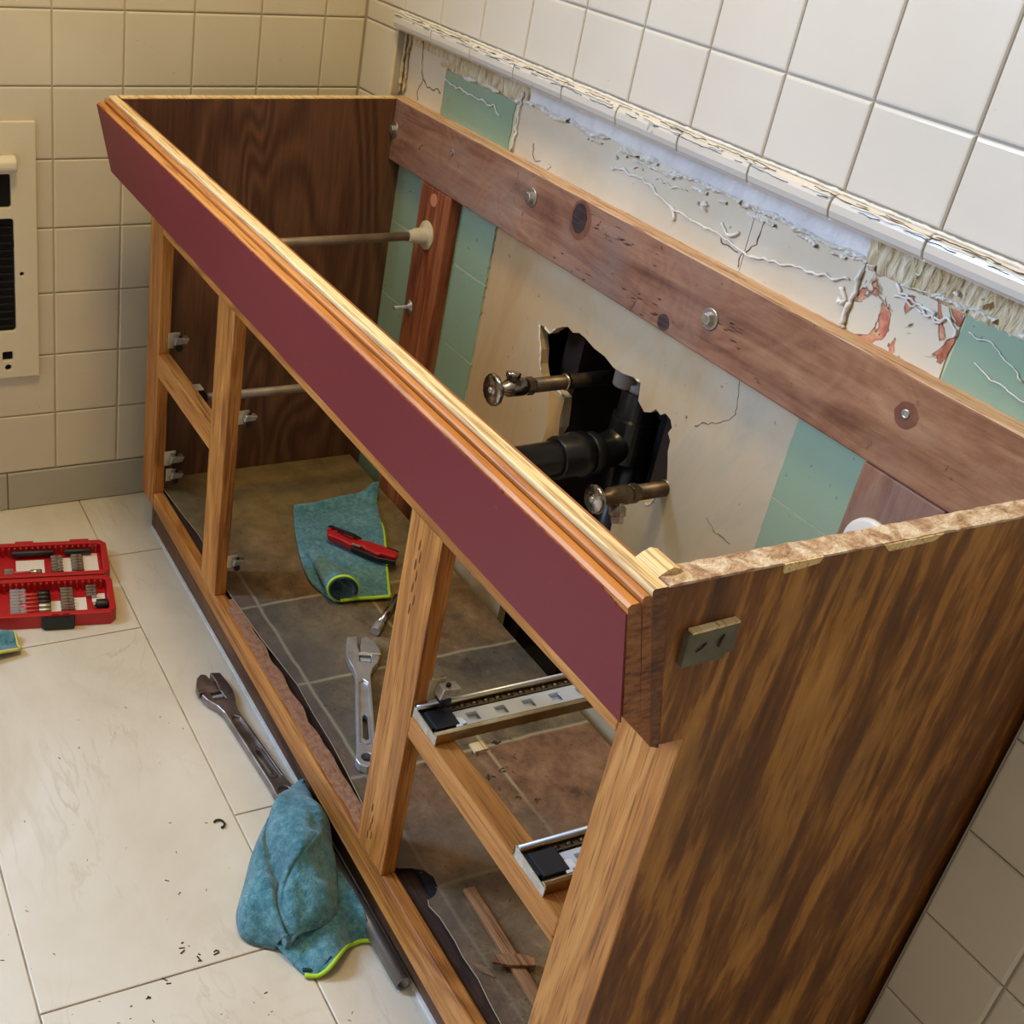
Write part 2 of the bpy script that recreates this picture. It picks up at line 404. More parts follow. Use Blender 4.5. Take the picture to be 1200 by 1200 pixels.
def green_mat():
    g = N('mint_green_tile'); a = g.noise(g.coord((4, 4, 4)), 1, 3); sp = g.noise(g.coord((120, 120, 120)), 1, 2)
    col = g.ramp(a, [(.3, srgb(138, 162, 134)), (.7, srgb(150, 172, 148))])
    col = g.mix(g.ramp(sp, [(.72, (0, 0, 0)), (.75, (.7, .7, .7))]), col, srgb(96, 104, 82))
    g.bump(g.noise(g.coord((14, 14, 14)), 1, 2), .1, .002); return g.out(col, .25, 0, .5)
m_green = green_mat()
def drywall_mat():
    g = N('stained_wallboard')
    a = g.noise(g.coord((5, 5, 3)), 1, 6, .62, .8); b = g.noise(g.coord((16, 16, 2.5)), 1, 5, .6, .6)
    col = g.ramp(a, [(.3, srgb(166, 138, 98)), (.46, srgb(196, 172, 134)), (.6, srgb(200, 184, 156)), (.74, srgb(176, 168, 148))])
    o = g.sep(g.coord())
    warm = g.ramp(o[0], [(.5, (1, 1, 1)), (.72, (0, 0, 0))])
    col = g.mix(g.math('MULTIPLY', warm, .5), col, srgb(190, 150, 100))
    col = g.mix(g.ramp(b, [(.58, (0, 0, 0)), (.72, (.45, .45, .45))]), col, srgb(150, 136, 112))
    s_ = g.noise(g.coord((60, 60, 60)), 1, 3, .7)
    col = g.mix(1.0, col, g.ramp(s_, [(.25, (.4, .32, .26)), (.31, (1, 1, 1))]), 'MULTIPLY')
    g.bump(a, .3, .003); return g.out(col, .8, 0, .25)
m_dry = drywall_mat()
def cream_mat():
    g = N('cream_painted_old_tile')
    a = g.noise(g.coord((8, 8, 8)), 1, 5); s_ = g.noise(g.coord((34, 34, 90)), 1, 4, .7, .5)
    col = g.ramp(a, [(.3, srgb(206, 190, 162)), (.7, srgb(222, 210, 188))])
    col = g.mix(g.ramp(s_, [(.68, (0, 0, 0)), (.72, (.8, .8, .8))]), col, srgb(132, 110, 92))
    g.bump(a, .2, .003); return g.out(col, .5, 0, .35)
m_cream = cream_mat()
def peel_mat(name, thr=.5, scale=30):
    g = N(name)
    a = g.noise(g.coord((scale, scale, scale * .8)), 1, 4, .5, .8)
    b = g.noise(g.coord((44, 44, 44)), 1, 4)
    red = g.ramp(b, [(.35, srgb(148, 84, 58)), (.5, srgb(206, 132, 104)), (.65, srgb(214, 176, 132))])
    t = g.ramp(a, [(thr, (0, 0, 0)), (thr + .012, (1, 1, 1))])
    edge = g.ramp(g.math('ABSOLUTE', g.math('SUBTRACT', a, thr)), [(.0, (.45, .32, .25)), (.018, (1, 1, 1))])
    col = g.mix(t, srgb(216, 204, 180), red); col = g.mix(1.0, col, edge, 'MULTIPLY')
    g.bump(g.math('SUBTRACT', g.math('MULTIPLY', b, .2), t), .8, .003); return g.out(col, .8, 0, .25)
m_peel = peel_mat('peeling_cream_and_salmon', .535)
def mortar_mat():
    g = N('combed_tile_adhesive')
    a = g.noise(g.coord((150, 40, 40)), 1, 4, .6, .8); b = g.noise(g.coord((30, 30, 30)), 1, 4)
    col = g.ramp(g.math('ADD', g.math('MULTIPLY', a, .6), g.math('MULTIPLY', b, .4)), [(.34, srgb(150, 118, 80)), (.46, srgb(204, 184, 142)), (.62, srgb(234, 222, 194))])
    g.bump(a, 1.0, .006); return g.out(col, .85, 0, .25)
m_mortar = mortar_mat()

# ------------------------------------------------------------------ room structure
def tiles(mb, plane, off, us, vs, gap=.0010, thick=.004, sgn=1):
    # pillow-edged tiles; us/vs lists of (lo, hi); plane 'x' -> (u=y, v=z), 'y' -> (u=x, v=z)
    for (u0, u1) in us:
        for (v0, v1) in vs:
            rings = []
            for ins, d in ((gap, 0), (gap, thick * .55), (gap + .0012, thick * .9), (gap + .003, thick)):
                rings.append([(u0 + ins, v0 + ins, d), (u1 - ins, v0 + ins, d), (u1 - ins, v1 - ins, d), (u0 + ins, v1 - ins, d)])
            V = []
            for r_ in rings:
                for (u, v, d) in r_:
                    V.append((off + sgn * d, u, v) if plane == 'x' else (u, off + sgn * d, v))
            F = [(4*k + i, 4*k + (i+1) % 4, 4*(k+1) + (i+1) % 4, 4*(k+1) + i) for k in range(3) for i in range(4)] + [(12, 13, 14, 15)]
            mb.add(V, F)
P = .110
XR, YF, ZC = 2.75, -2.70, 2.42
# left wall with window opening
gy, gz = -.072, .8436
WY0, WY1, WZ0, WZ1 = -2.35, -1.50, 1.0, 2.0
mb = MB(); mb.holed([(YF, 0), (.0254, 0), (.0254, ZC), (YF, ZC)], [[(WY0, WZ0), (WY1, WZ0), (WY1, WZ1), (WY0, WZ1)]], 'x', -.12, -.003)
wl = mb.build('wall_left', m_grout, kind='structure')
ys = [(gy, -.0005)] + [(gy - P*(i+1), gy - P*i) for i in range(10)]
zs = [(gz - P*(j+1), gz - P*j) for j in range(7)] + [(gz + P*j, gz + P*(j+1)) for j in range(4)]
mb = MB(); tiles(mb, 'x', -.003, ys, zs, sgn=1, thick=.0035)
mb.build('wall_tiles', m_tile_w, wl)
mb = MB()
for a, b in ((-.001, .599), (.599, 1.2), (1.2, 1.8)):
    mb.box(-.002, .004, -b + .0008, -a - .0008, 0.001, .0725)
mb.build('baseboard_left', m_base, bevel=.0015, kind='structure')
mb = MB(); fr = [(WY0, WZ0), (WY1, WZ0), (WY1, WZ1), (WY0, WZ1)]
inn = [(WY0 + .04, WZ0 + .04), (WY1 - .04, WZ0 + .04), (WY1 - .04, WZ1 - .04), (WY0 + .04, WZ1 - .04)]
mb.holed(fr, [inn], 'x', -.075, -.02); mb.build('window_1', m_enamel, kind='structure')
# back wall: old wall surface (wallboard) with the ragged hole
hole_px = [(.579,.551),(.592,.552),(.604,.548),(.617,.561),(.628,.568),(.639,.573),(.652,.570),(.664,.575),(.678,.574),(.700,.569),(.724,.568),(.745,.562),(.765,.563),(.783,.567),(.799,.566),
    (.801,.556),(.803,.544),(.818,.536),(.829,.541),(.836,.549),(.846,.546),(.853,.552),(.864,.549),(.870,.541),(.866,.532),(.873,.525),(.874,.511),(.880,.495),(.884,.482),(.888,.470),(.887,.462),
    (.876,.452),(.872,.436),(.866,.430),(.858,.432),(.850,.440),(.835,.436),(.822,.420),(.812,.400),(.815,.36),(.822,.30),(.81,.22),(.822,.17),(.82,.05),(.628,.05),(.625,.16),(.628,.22),(.640,.27),(.648,.33),(.655,.39),(.664,.42),(.671,.44),(.668,.462),(.664,.480),
    (.645,.484),(.627,.478),(.612,.482),(.606,.488),(.598,.500),(.594,.520),(.586,.532)]
mb = MB(); mb.holed([(-.05, 0), (XR, 0), (XR, ZC), (-.05, ZC)], [hole_px], 'y', .0255, .0385)
wb = mb.build('wall_back', m_dry, kind='structure')
# cavity behind the hole: framing lumber, plus a black lining standing in for its shade
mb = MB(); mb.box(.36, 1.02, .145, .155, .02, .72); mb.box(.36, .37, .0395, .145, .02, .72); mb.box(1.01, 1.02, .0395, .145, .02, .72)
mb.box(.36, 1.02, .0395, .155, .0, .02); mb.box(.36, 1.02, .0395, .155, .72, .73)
mb.build('cavity_shade_lining', m_dark, wb)
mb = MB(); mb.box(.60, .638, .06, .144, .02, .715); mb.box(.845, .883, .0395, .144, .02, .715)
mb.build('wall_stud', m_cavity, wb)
# upper white tiles on the thick bed
gx, pb = .2349 - .1127, .1127
xs = [(.0005, gx)] + [(gx + pb*i, gx + pb*(i+1)) for i in range(23)]
zt2 = .959
mb = MB(); mb.box(-.003, XR, .004, .0254, .8745, ZC); mb.box(-.003, .110, .004, .0254, 0, .8745)
mb.box(1.382, XR, .004, .0254, 0, .8745)
mb.build('tile_bed', m_grout_w, wb)
mb = MB(); tiles(mb, 'y', .004, xs, [(.876, zt2)] + [(zt2 + P*j, zt2 + P*(j+1)) for j in range(5)], sgn=-1)
mb.build('upper_wall_tiles', m_tile_b, wb)
mb = MB(); tiles(mb, 'y', .004, [(.0005, .112)], [(.844 - P*(j+1), .844 - P*j) for j in range(7)] + [(.844, .876)], sgn=-1)
mb.build('corner_wall_tiles', m_tile_w, wb)
gz3 = .3971
mb = MB(); tiles(mb, 'y', .004, [(1.384, 1.474)] + [(1.474 + .1127*i, 1.474 + .1127*(i+1)) for i in range(11)], [(gz3 + P*j, gz3 + P*(j+1)) for j in range(-4, 5)], sgn=-1)
mb.build('lower_wall_tiles', m_tile_w, wb)
# old green tile patches (3 mm proud of the wallboard)
def oldtile(mb, u0, u1, v0, v1, jag=0.0):
    pts = []
    n = 14
    for i in range(n): pts.append((u0 + (u1-u0)*i/n, v0))
    for i in range(n): pts.append((u1 - jag*random.random(), v0 + (v1-v0)*i/n))
    for i in range(n): pts.append((u1 - (u1-u0)*i/n, v1 - jag*.7*random.random()))
    for i in range(n): pts.append((u0 + jag*random.random()*.5, v1 - (v1-v0)*i/n))
    mb.prism(pts, 'y', .0222, .0254)
mb = MB()
for (a, b) in ((.1195, .4375),):
    for (c, d) in ((.5535, .6775), (.428, .5515), (.3025, .426), (.177, .3005), (.0515, .175)):
        oldtile(mb, a, b, c, d - .0005, .0022 if b > .42 else 0)
oldtile(mb, .239, .432, .679, .8145, .003)
for (a, b) in ((1.041, 1.175), (1.176, 1.376)):
    for (c, d) in ((.5475, .6775), (.422, .5455), (.2965, .420), (.17, .2945)):
        oldtile(mb, a, b, c, d - .0005, .0022)
oldtile(mb, 1.1755, 1.376, .679, .813, .0015)
mb.build('green_tile_patch', m_green, wb, label='old mint green tiles')
mb = MB(); mb.box(.120, .437, .0236, .0254, .05, .814); mb.box(1.042, 1.376, .0236, .0254, .17, .812)
mb.build('green_tile_grout', flat('green_tile_grout', srgb(196, 196, 160), .8), wb)
# cream painted old tiles above the nailer, cracked into pieces
mb = MB()
for a, b, t in ((.112, .2375, .828), (.447, .9045, .822), (.905, 1.0565, .820)):
    oldtile(mb, a, b, .679, t, .0008)
mb.build('cream_tile_patch', m_cream, wb)
mb = MB(); oldtile(mb, 1.058, 1.1735, .679, .8125, .002); mb.build('peeling_paint_patch', m_peel, wb, label='cream paint peeling to salmon')
def strip(u0, u1, v0, v1, y, amp, nu, nv, sc, ribs=None):
    m = MB(); V = []; F = []
    for j in range(nv + 1):
        for i in range(nu + 1):
            u = u0 + (u1-u0)*i/nu; v = v0 + (v1-v0)*j/nv
            e = min(1, min(j, nv - j) / 2)
            h = (.5 + .5 * noise.fractal(Vector((u*sc, v*sc, 3.3)), .8, 2, 4)) * amp
            if ribs: h += ribs * (.5 + .5*math.sin(u*620 + 6*noise.noise(Vector((u*30, v*25, 1))))) * max(0, noise.noise(Vector((u*9, 0, 7.7))) + .45)
            v += .004 * noise.noise(Vector((u*70, v*40, 9))) * (1 if j in (0,) else .3)
            V.append((u, y - h * (.25 + .75*e), v))
    for j in range(nv):
        for i in range(nu):
            k = j*(nu+1) + i; F.append((k, k+1, k+nu+2, k+nu+1))
    m.add(V, F, True); return m
strip(.112, .46, .812, .850, .0252, .0045, 150, 14, 55, .0015).build('adhesive_band', m_mortar, wb)
strip(.455, 1.06, .817, .850, .0250, .004, 240, 12, 50).build('plaster_band', flat('cool_white_plaster', srgb(208, 204, 200), .8, nz=(22, srgb(228, 222, 214)), bump=(70, .6, .004)), wb)
strip(1.055, 1.376, .809, .850, .0250, .005, 150, 14, 45, .004).build('combed_adhesive_band', m_mortar, wb)
def bead(pts, r, jit, step=.0035, seed=0, y=.021, flat_=1.0, gaps=0.0):
    rnd = random.Random(seed); m = MB(); cur = []
    rr = []
    def flush():
        if len(cur) > 2: m.tube(list(cur), list(rr), 7)
        cur.clear(); rr.clear()
    for (a, b) in zip(pts[:-1], pts[1:]):
        L_ = math.dist(a, b); n = max(2, int(L_/step))
        for i in range(n):
            t = i/n; u = a[0] + (b[0]-a[0])*t; v = a[1] + (b[1]-a[1])*t
            nz = noise.noise(Vector((u*90, v*90, seed))) ; n2 = noise.noise(Vector((u*28, seed*3.1, 5)))
            if gaps and noise.noise(Vector((u*35, seed*1.7, 2))) > gaps: flush(); continue
            cur.append((u + jit*.5*(rnd.random()-.5), y - r*.2 - abs(nz)*r*.8, v + jit*(nz + .8*n2)))
            rr.append(r*(.55 + .9*abs(nz) + .35*rnd.random()))
    flush(); return m
mb = MB()
def ragged(u0, u1, zf, wid, amp, sd, thr=-.25):
    n = int((u1-u0)/.0016); m_ = 9; V = []; F = []
    for i in range(n + 1):
        u = u0 + (u1-u0)*i/n
        zc = zf(u) + .0042*noise.noise(Vector((u*24, sd, 1))) + .0022*noise.noise(Vector((u*90, sd, 3)))
        w_ = wid*max(.12, .55 + .9*noise.noise(Vector((u*38, sd, 6))) + .4*noise.noise(Vector((u*150, sd, 8))))
        for j in range(m_ + 1):
            t = j/m_ - .5; z = zc + t*w_
            h = amp*(1 - (2*t)**2)**.5*(.35 + .9*abs(noise.fractal(Vector((u*120, z*170, sd)), .9, 2.1, 4))) if abs(t) < .5 else -.001
            V.append((u, .0222 - h, z))
    for i in range(n):
        if noise.noise(Vector(((u0 + (u1-u0)*i/n)*30, sd, 11))) < thr: continue
        for j in range(m_): k = i*(m_+1) + j; F.append((k, k+1, k+m_+2, k+m_+1))
    mb.add(V, F, False)
ragged(.455, 1.06, lambda u: .8205 - .004*(u-.45), .0085, .0075, 2.2)
ragged(.60, 1.055, lambda u: .813 - .003*(u-.6), .0055, .0065, 5.1, .02)
ragged(1.06, 1.175, lambda u: .8165, .009, .007, 7.7)
ragged(1.17, 1.376, lambda u: .8185, .007, .006, 9.4, -.05)
ragged(.235, .44, lambda u: .8175, .006, .004, 12.4, -.02)
b2 = bead([(.70,.806),(.78,.803),(.80,.806)], .0009, .006, seed=9, gaps=.12)
b3 = bead([(.445,.83),(.444,.80),(.446,.775),(.441,.745)], .0024, .008, seed=5)
b4 = bead([(1.056,.812),(1.058,.79),(1.054,.77),(1.058,.748)], .0024, .006, seed=6)
b5 = bead([(1.10,.800),(1.13,.802),(1.16,.797)], .0012, .006, seed=8)
b6 = bead([(1.10,.812),(1.14,.795),(1.17,.80),(1.172,.785)], .0014, .012, seed=21)
for b in (b2, b3, b4, b5, b6): mb.add(b.v, b.f, True)
for seed, pts, r in ((12, [(.66,.793),(.72,.796),(.79,.779),(.86,.778),(.92,.772),(.97,.782),(1.02,.790),(1.05,.795)], .0013), (14, [(.240,.799),(.30,.797),(.33,.794),(.38,.798),(.402,.783)], .0011),
    (16, [(.78,.783),(.79,.772),(.785,.765)], .002), (17, [(.862,.79),(.872,.781),(.895,.79)], .0016), (19, [(1.04,.785),(1.05,.775),(1.045,.765)], .0024), (30, [(1.20,.778),(1.24,.768),(1.27,.765)], .0006), (31, [(1.185,.800),(1.21,.799),(1.25,.782)], .0006)):
    b = bead(pts, r, .004, seed=seed); mb.add(b.v, b.f, True)
mb.build('torn_caulk', m_caulk, wb, label='ragged torn white caulk')
# dark cracks and gaps between the cream pieces
mb = MB()
for seed, pts in ((41, [(.155,.845),(.165,.80),(.172,.785),(.19,.776),(.215,.782),(.235,.778)]), (42, [(.172,.785),(.160,.765),(.165,.748)]), (43, [(.49,.775),(.492,.76),(.50,.752),(.515,.758)]), (44, [(.53,.752),(.541,.762)]),
                  (45, [(.92,.81),(.918,.785),(.90,.765),(.902,.75)]), (46, [(.865,.775),(.875,.77),(.90,.768)])):
    b = bead(pts, .0007, .004, seed=seed, y=.0223); mb.add(b.v, b.f, True)
mb.build('wall_crack', flat('crack_brown', srgb(120, 88, 66), .9), wb)
mb = MB()
for seed, pts in ((51, [(.949,.640),(.951,.628),(.957,.602),(.948,.590),(.922,.572),(.90,.562)]), (52, [(.960,.47),(.99,.46),(1.01,.462)]), (53, [(.97,.60),(.972,.59)]), ):
    b = bead(pts, .0005, .004, seed=seed, y=.0256); mb.add(b.v, b.f, True)
mb.build('wallboard_crack', flat('crack_grey', srgb(112, 94, 76), .9), wb)
# torn paper lips around the hole
mb = MB()
for seed, pts in ((61, [(.579,.551),(.586,.532),(.594,.520),(.598,.500),(.606,.488)]), (62, [(.888,.468),(.876,.452),(.872,.436),(.866,.430),(.858,.432)]), (63, [(.627,.478),(.645,.484),(.664,.480)]), (64, [(.592,.552),(.604,.548),(.617,.561)]), (65, [(.79,.567),(.801,.566)])):
    b = bead(pts, .0014, .0015, seed=seed, y=.0258); mb.add(b.v, b.f, True)
mb.build('torn_paper_edge', m_caulk, wb)
mb = MB(); mb.prism([(.632,.476),(.668,.479),(.668,.452),(.673,.42),(.660,.385),(.640,.39),(.645,.43)], 'y', .0235, .0254)
mb.build('wallboard_flap', flat('yellow_paper', srgb(206, 166, 104), .8, nz=(20, srgb(180, 142, 92))), wb)
mb = MB(); random.seed(3)
for (u, v, s) in [(.832,.800,.0075),(.818,.798,.004),(.752,.866,.008),(.845,.862,.005),(.99,.858,.004),(.60,.862,.004),(1.05,.860,.004),(1.20,.861,.004),(.835,.795,.003),(1.042,.772,.005),(1.16,.826,.006),(1.19,.829,.007),(1.115,.826,.005),(.875,.79,.003)]:
    y = .0222 if v < .84 else -.009
    for k in range(3):
        a, b, c = [Vector(((random.random()-.5)*s*1.6, -random.random()*s*.9, (random.random()-.5)*s*1.6)) for _ in range(3)]
        p = Vector((u, y, v)); mb.add([p + a, p + b, p + c, p + Vector((0, .003, 0))], [(0,1,2),(0,2,3),(0,3,1),(1,3,2)])
mb.build('plaster_chip', m_caulk, wb)
# bullnose trim row with caulk line above
prof = [(.022,.8745),(-.006,.8735),(-.0105,.871),(-.0125,.866),(-.0125,.859),(-.0105,.853),(-.006,.8492),(0,.848),(.022,.848)]
mb = MB()
e = [.1145] + [.2349 + pb*i for i in range(0, 11)]
for a, b in zip(e[:-1], e[1:]):
    if a > 1.42: break
    mb.prism(prof, 'x', a + .0011, b - .0011)
mb.build('trim_1', m_tile_b, bevel=.001, kind='structure')
mb = MB(); mb.box(.116, 1.42, -.006, .022, .849, .8725)
b = bead([(.116,.8752),(.5,.875),(.9,.8752),(1.42,.875)], .0017, .0007, seed=71, y=-.0018); mb.add(b.v, b.f, True)
b = bead([(.116,.8708),(.5,.8706),(.9,.8708),(1.42,.8706)], .0009, .0014, seed=72, y=-.0112, gaps=.15); mb.add(b.v, b.f, True)
mb.build('trim_2', m_caulk, kind='structure')
mb = MB()
for s, z, g_ in ((73, .8734, .05), (74, .8682, -.03), (75, .8722, .0)):
    b = bead([(.12,z),(.5,z-.0004),(.9,z),(1.4,z)], .00045, .0014, seed=s, y=-.0126 if z < .87 else -.0106, gaps=g_+.05); mb.add(b.v, b.f, True)
mb.build('trim_3', flat('caulk_crack', srgb(92, 82, 74), .9), kind='structure')
# vertical ragged edge at left end of the damage
mb = bead([(.1135,.846),(.113,.80),(.115,.772),(.112,.748)], .0026, .005, seed=81, y=.016)
b = bead([(.121,.84),(.119,.80),(.122,.77),(.12,.75)], .0026, .006, seed=82, y=.020); mb.add(b.v, b.f, True)
mb.build('ragged_edge', m_mortar, wb)

# floor
mb = MB(); mb.box(-.12, XR, YF, .04, -.05, -.0022); fl = mb.build('floor', m_fgrout, kind='structure')
def ftiles(mb):
    rows = [(-.171, .04, .19), (-.471, -.171, .811), (-.771, -.471, .395), (-1.071, -.771, .811), (-1.371, -1.071, .395), (-1.671, -1.371, .811), (-1.971, -1.671, .395), (-2.271, -1.971, .811), (-2.571, -2.271, .395), (-2.70, -2.571, .811)]
    for (a, b, x0) in rows:
        k = x0 - .6205 * 3
        while k < XR:
            u0, u1 = max(k, 0), min(k + .6205, XR)
            if u1 - u0 > .02:
                V = []; ins = ((.0011, -.0022), (.0011, -.0006), (.0022, 0))
                for i_, z in ins: V += [(u0+i_, a+i_, z), (u1-i_, a+i_, z), (u1-i_, b-i_, z), (u0+i_, b-i_, z)]
                mb.add(V, [(4*q + i, 4*q + (i+1) % 4, 4*q + 4 + (i+1) % 4, 4*q + 4 + i) for q in range(2) for i in range(4)] + [(8, 9, 10, 11)])
            k += .6205
mb = MB(); ftiles(mb); mb.build('floor_tiles', m_floor, fl)
# rest of the room shell
mb = MB(); mb.box(-.12, XR + .1, YF - .1, .16, ZC, ZC + .05); mb.build('ceiling', m_ceil, kind='structure')
mb = MB(); mb.box(XR, XR + .1, YF, .16, -.05, ZC); mb.build('wall_right', m_wall, kind='structure')
mb = MB(); mb.box(-.12, XR, YF - .1, YF, -.05, ZC); mb.build('wall_front', m_wall, kind='structure')
fx = empty('ceiling_light', (.85, -.64, ZC), 'square ceiling light fixture above the vanity', 'lamp')
mb = MB(); mb.holed([(.65,-.84),(1.05,-.84),(1.05,-.44),(.65,-.44)], [[(.68,-.81),(1.02,-.81),(1.02,-.47),(.68,-.47)]], 'z', 2.34, ZC)
mb.build('lamp_frame', m_enamel, fx)

# ------------------------------------------------------------------ vanity cabinet
X0, L, D, ZT = .119, 1.3772, -.3887, .7487
cab = empty('vanity_cabinet', (X0, D, 0), 'stripped oak vanity cabinet carcass without top or doors, standing against the damaged wall', 'cabinet')
mb = MB(); mb.prism([(-.3695, 0), (-.3695, .05), (D + .0012, .05), (D + .0012, .606), (-.4095, .606), (-.4465, ZT - .001), (.0215, ZT - .001), (.0215, 0)], 'x', L - .018, L)
sp = mb.build('side_panel', m_ply, cab, bevel=.0008, label='mottled dark stained outer side panel')
random.seed(5)
def edge_strip(x0, x1, y0, y1, z, amp):
    m = MB(); n = 90; V = []; F = []
    cols = [x0, x0, x0 + (x1-x0)*.33, x0 + (x1-x0)*.66, x1, x1]; nc = len(cols)
    for i in range(n + 1):
        y = y0 + (y1-y0)*i/n
        for j, x in enumerate(cols):
            h = amp*(.3 + .9*abs(noise.fractal(Vector((x*140, y*60, 2.2)), .8, 2, 3)))
            if j in (0, nc-1): h = -.0012
            xx = x + (noise.noise(Vector((y*80, j, 4)))*.0009 if j in (1, nc-2) else 0)
            V.append((xx, y, z + h))
    for i in range(n):
        for j in range(nc - 1):
            k = i*nc + j; F.append((k, k+1, k+nc+1, k+nc))
    m.add(V, F, False); m.f.append([j for j in range(nc)]); m.sm.append(False); m.f.append([n*nc + j for j in range(nc)][::-1]); m.sm.append(False)
    return m
edge_strip(L - .0185, L + .0002, -.4455, .0212, ZT, .0016).build('top_edge', m_rough, sp, label='raw flaking top edge')
mb = MB(); mb.prism([(-.447,.7485),(-.425,.7485),(-.430,.7525),(-.436,.7545),(-.442,.7520)], 'x', L - .034, L - .010)
mb.build('splintered_block', m_pale, cab)
mb = MB(); mb.add([(L+.0004,-.262,.7487),(L+.0016,-.262,.7487),(L+.0016,-.205,.7487),(L+.0004,-.205,.7487),(L+.0004,-.255,.7425),(L+.0016,-.255,.7425),(L+.0016,-.212,.7440),(L+.0004,-.212,.7440)], [(0,1,2,3),(4,5,6,7),(0,1,5,4),(1,2,6,5),(2,3,7,6),(3,0,4,7)])
mb.build('splinter', m_pale, sp); mb = MB()
mb.add([(L+.0002,-.352,.7492),(L+.0016,-.352,.7492),(L+.0016,-.318,.7492),(L+.0002,-.318,.7492),(L+.0002,-.350,.7415),(L+.0016,-.350,.7415),(L+.0016,-.320,.7445),(L+.0002,-.320,.7445)], [(0,1,2,3),(4,5,6,7),(0,1,5,4),(1,2,6,5),(2,3,7,6),(3,0,4,7)])
mb.build('splinter', m_pale, sp)
mb = MB(); mb.prism([(-.3695, .0), (-.3695, .079), (D + .019, .079), (D + .019, .60), (-.4095, .606), (-.4450, ZT - .001), (.0008, ZT - .001), (.0008, .652), (.0215, .652), (.0215, .0)], 'x', X0, X0 + .016)
s2 = mb.build('side_panel', m_cath, cab, bevel=.0008, label='dark inner side panel with arching grain')
edge_strip(X0 - .0002, X0 + .0162, -.4445, 0, ZT, .0008).build('top_edge', m_pale, s2)
# face frame
yb = D + .019
def fbox(name, x0, x1, z0, z1, mat, y0=D, y1=yb, **k):
    return MB().box(x0, x1, y0, y1, z0, z1).build(name, mat, cab, bevel=.0014, **k)
fbox('stile', X0 - .001, .178, .0795, .605, m_oak_z)
fbox('stile', 1.315, L - .0004, .0, .6055, m_oak_z)
fbox('mullion', .4235, .4845, .1065, .562, m_oak_z)
m_gouge = flat('gouge_dark', srgb(96, 60, 32), .8)
mm = fbox('mullion', .981, 1.043, .1065, .562, m_oak_z, label='worn mullion with knife marks')
mb = MB(); random.seed(11)
for (u, v) in [(1.006,.532),(1.010,.520),(1.004,.508),(1.009,.497),(1.006,.482),(1.012,.470),(1.007,.456),(1.003,.175),(1.007,.160),(1.005,.147),(1.010,.138),(1.002,.132)]:
    MB().prism([(u-.0012,v-.006),(u+.0004,v-.007),(u+.0014,v),(u+.0002,v+.007),(u-.001,v+.003)], 'y', D - .0003, D + .001).build('gouge', m_gouge, mm)
fbox('top_rail', .178, 1.315, .5585, .604, m_oak_x)
fbox('drawer_rail', .178, .4235, .3235, .3625, m_oak_x)
dr = MB(); dr.add([(1.043,D,.3165),(1.315,D,.3145),(1.315,D,.343),(1.043,D,.3445),(1.043,D+.033,.3165),(1.315,D+.036,.3145),(1.315,D+.036,.342),(1.043,D+.026,.3435)], [(0,1,2,3),(4,7,6,5),(0,4,5,1),(1,5,6,2),(2,6,7,3),(3,7,4,0)])
dr.build('drawer_rail', m_oak_x, cab, bevel=.002)
br = MB(); br.add([(.178,D,.079),(1.315,D,.057),(1.315,D,.1065),(.178,D,.1065),(.178,yb,.079),(1.315,yb,.057),(1.315,yb,.1065),(.178,yb,.1065)], [(0,1,2,3),(4,7,6,5),(0,4,5,1),(1,5,6,2),(2,6,7,3),(3,7,4,0)])
rail = br.build('bottom_rail', m_oak_x, cab, bevel=.003)
# torn reddish worn strip on the rail's top
mb = MB(); V = []; F = []; n = 110
for i in range(n + 1):
    x = .50 + (.978 - .50) * i / n
    a = yb - .0125 + .003*noise.noise(Vector((x*22, 1, 2))) ; b_ = yb + .008 + .004*noise.noise(Vector((x*30, 5, 2)))
    if x < .52: a = yb - .004
    V += [(x, a, .1064), (x, a, .1074 + .0008*noise.noise(Vector((x*90, 3, 1)))), (x, b_, .1070), (x, b_, .1010)]
for i in range(n):
    for j in range(3): k = i*4 + j; F.append((k, k+1, k+5, k+4))
mb.add(V, F)
mb.build('torn_laminate_strip', flat('torn_red_fibre', srgb(142, 92, 62), .9, nz=(120, srgb(178, 130, 96)), bump=(220, .9, .003)), rail, label='torn reddish wood fibres')
mb = MB(); mb.box(X0 + .004, L - .02, -.369, -.351, 0, .082); mb.build('toe_kick', wood('dark_toe_wood', 'x', srgb(70, 44, 28), srgb(104, 70, 44), srgb(124, 86, 56), rough=.6), cab)
mb = MB(); mb.box(X0 + .004, L - .02, -.3725, -.369, 0, .0045); mb.build('caulk_line', m_caulk, cab)
# bottom board and vinyl sheet
mb = MB(); mb.box(X0 + .016, L - .018, -.3695, .0002, .082, .0985)
mb.build('bottom_board', wood('gap_shaded_board', 'x', srgb(50, 30, 20), srgb(74, 46, 30), srgb(92, 60, 40), rough=.8), cab)  # wood darkened to paint in the shade of the vinyl gap
edge = [(.137,-.3695),(.19,-.3675),(.25,-.3635),(.32,-.3575),(.39,-.3585),(.45,-.366),(.48,-.3665),(.53,-.3635),(.60,-.3600),(.66,-.3545),(.71,-.3500),(.77,-.3525),(.83,-.3530),(.88,-.3560),(.936,-.3610),(.975,-.3640),
        (1.040,-.3660),(1.045,-.350),(1.052,-.338),(1.064,-.332),(1.078,-.334),(1.088,-.343),(1.092,-.354),(1.10,-.357),(1.118,-.353),(1.15,-.3525),(1.17,-.3545),(1.20,-.3530),(1.23,-.3565),(1.27,-.3590),(1.32,-.3640),(1.3585,-.3680)]
mb = MB(); mb.prism(edge + [(1.3585, .0004), (.137, .0004)], 'z', .1068, .1084)
vs = mb.build('vinyl_sheet', m_vinyl, cab, label='curling slate-look vinyl lining')
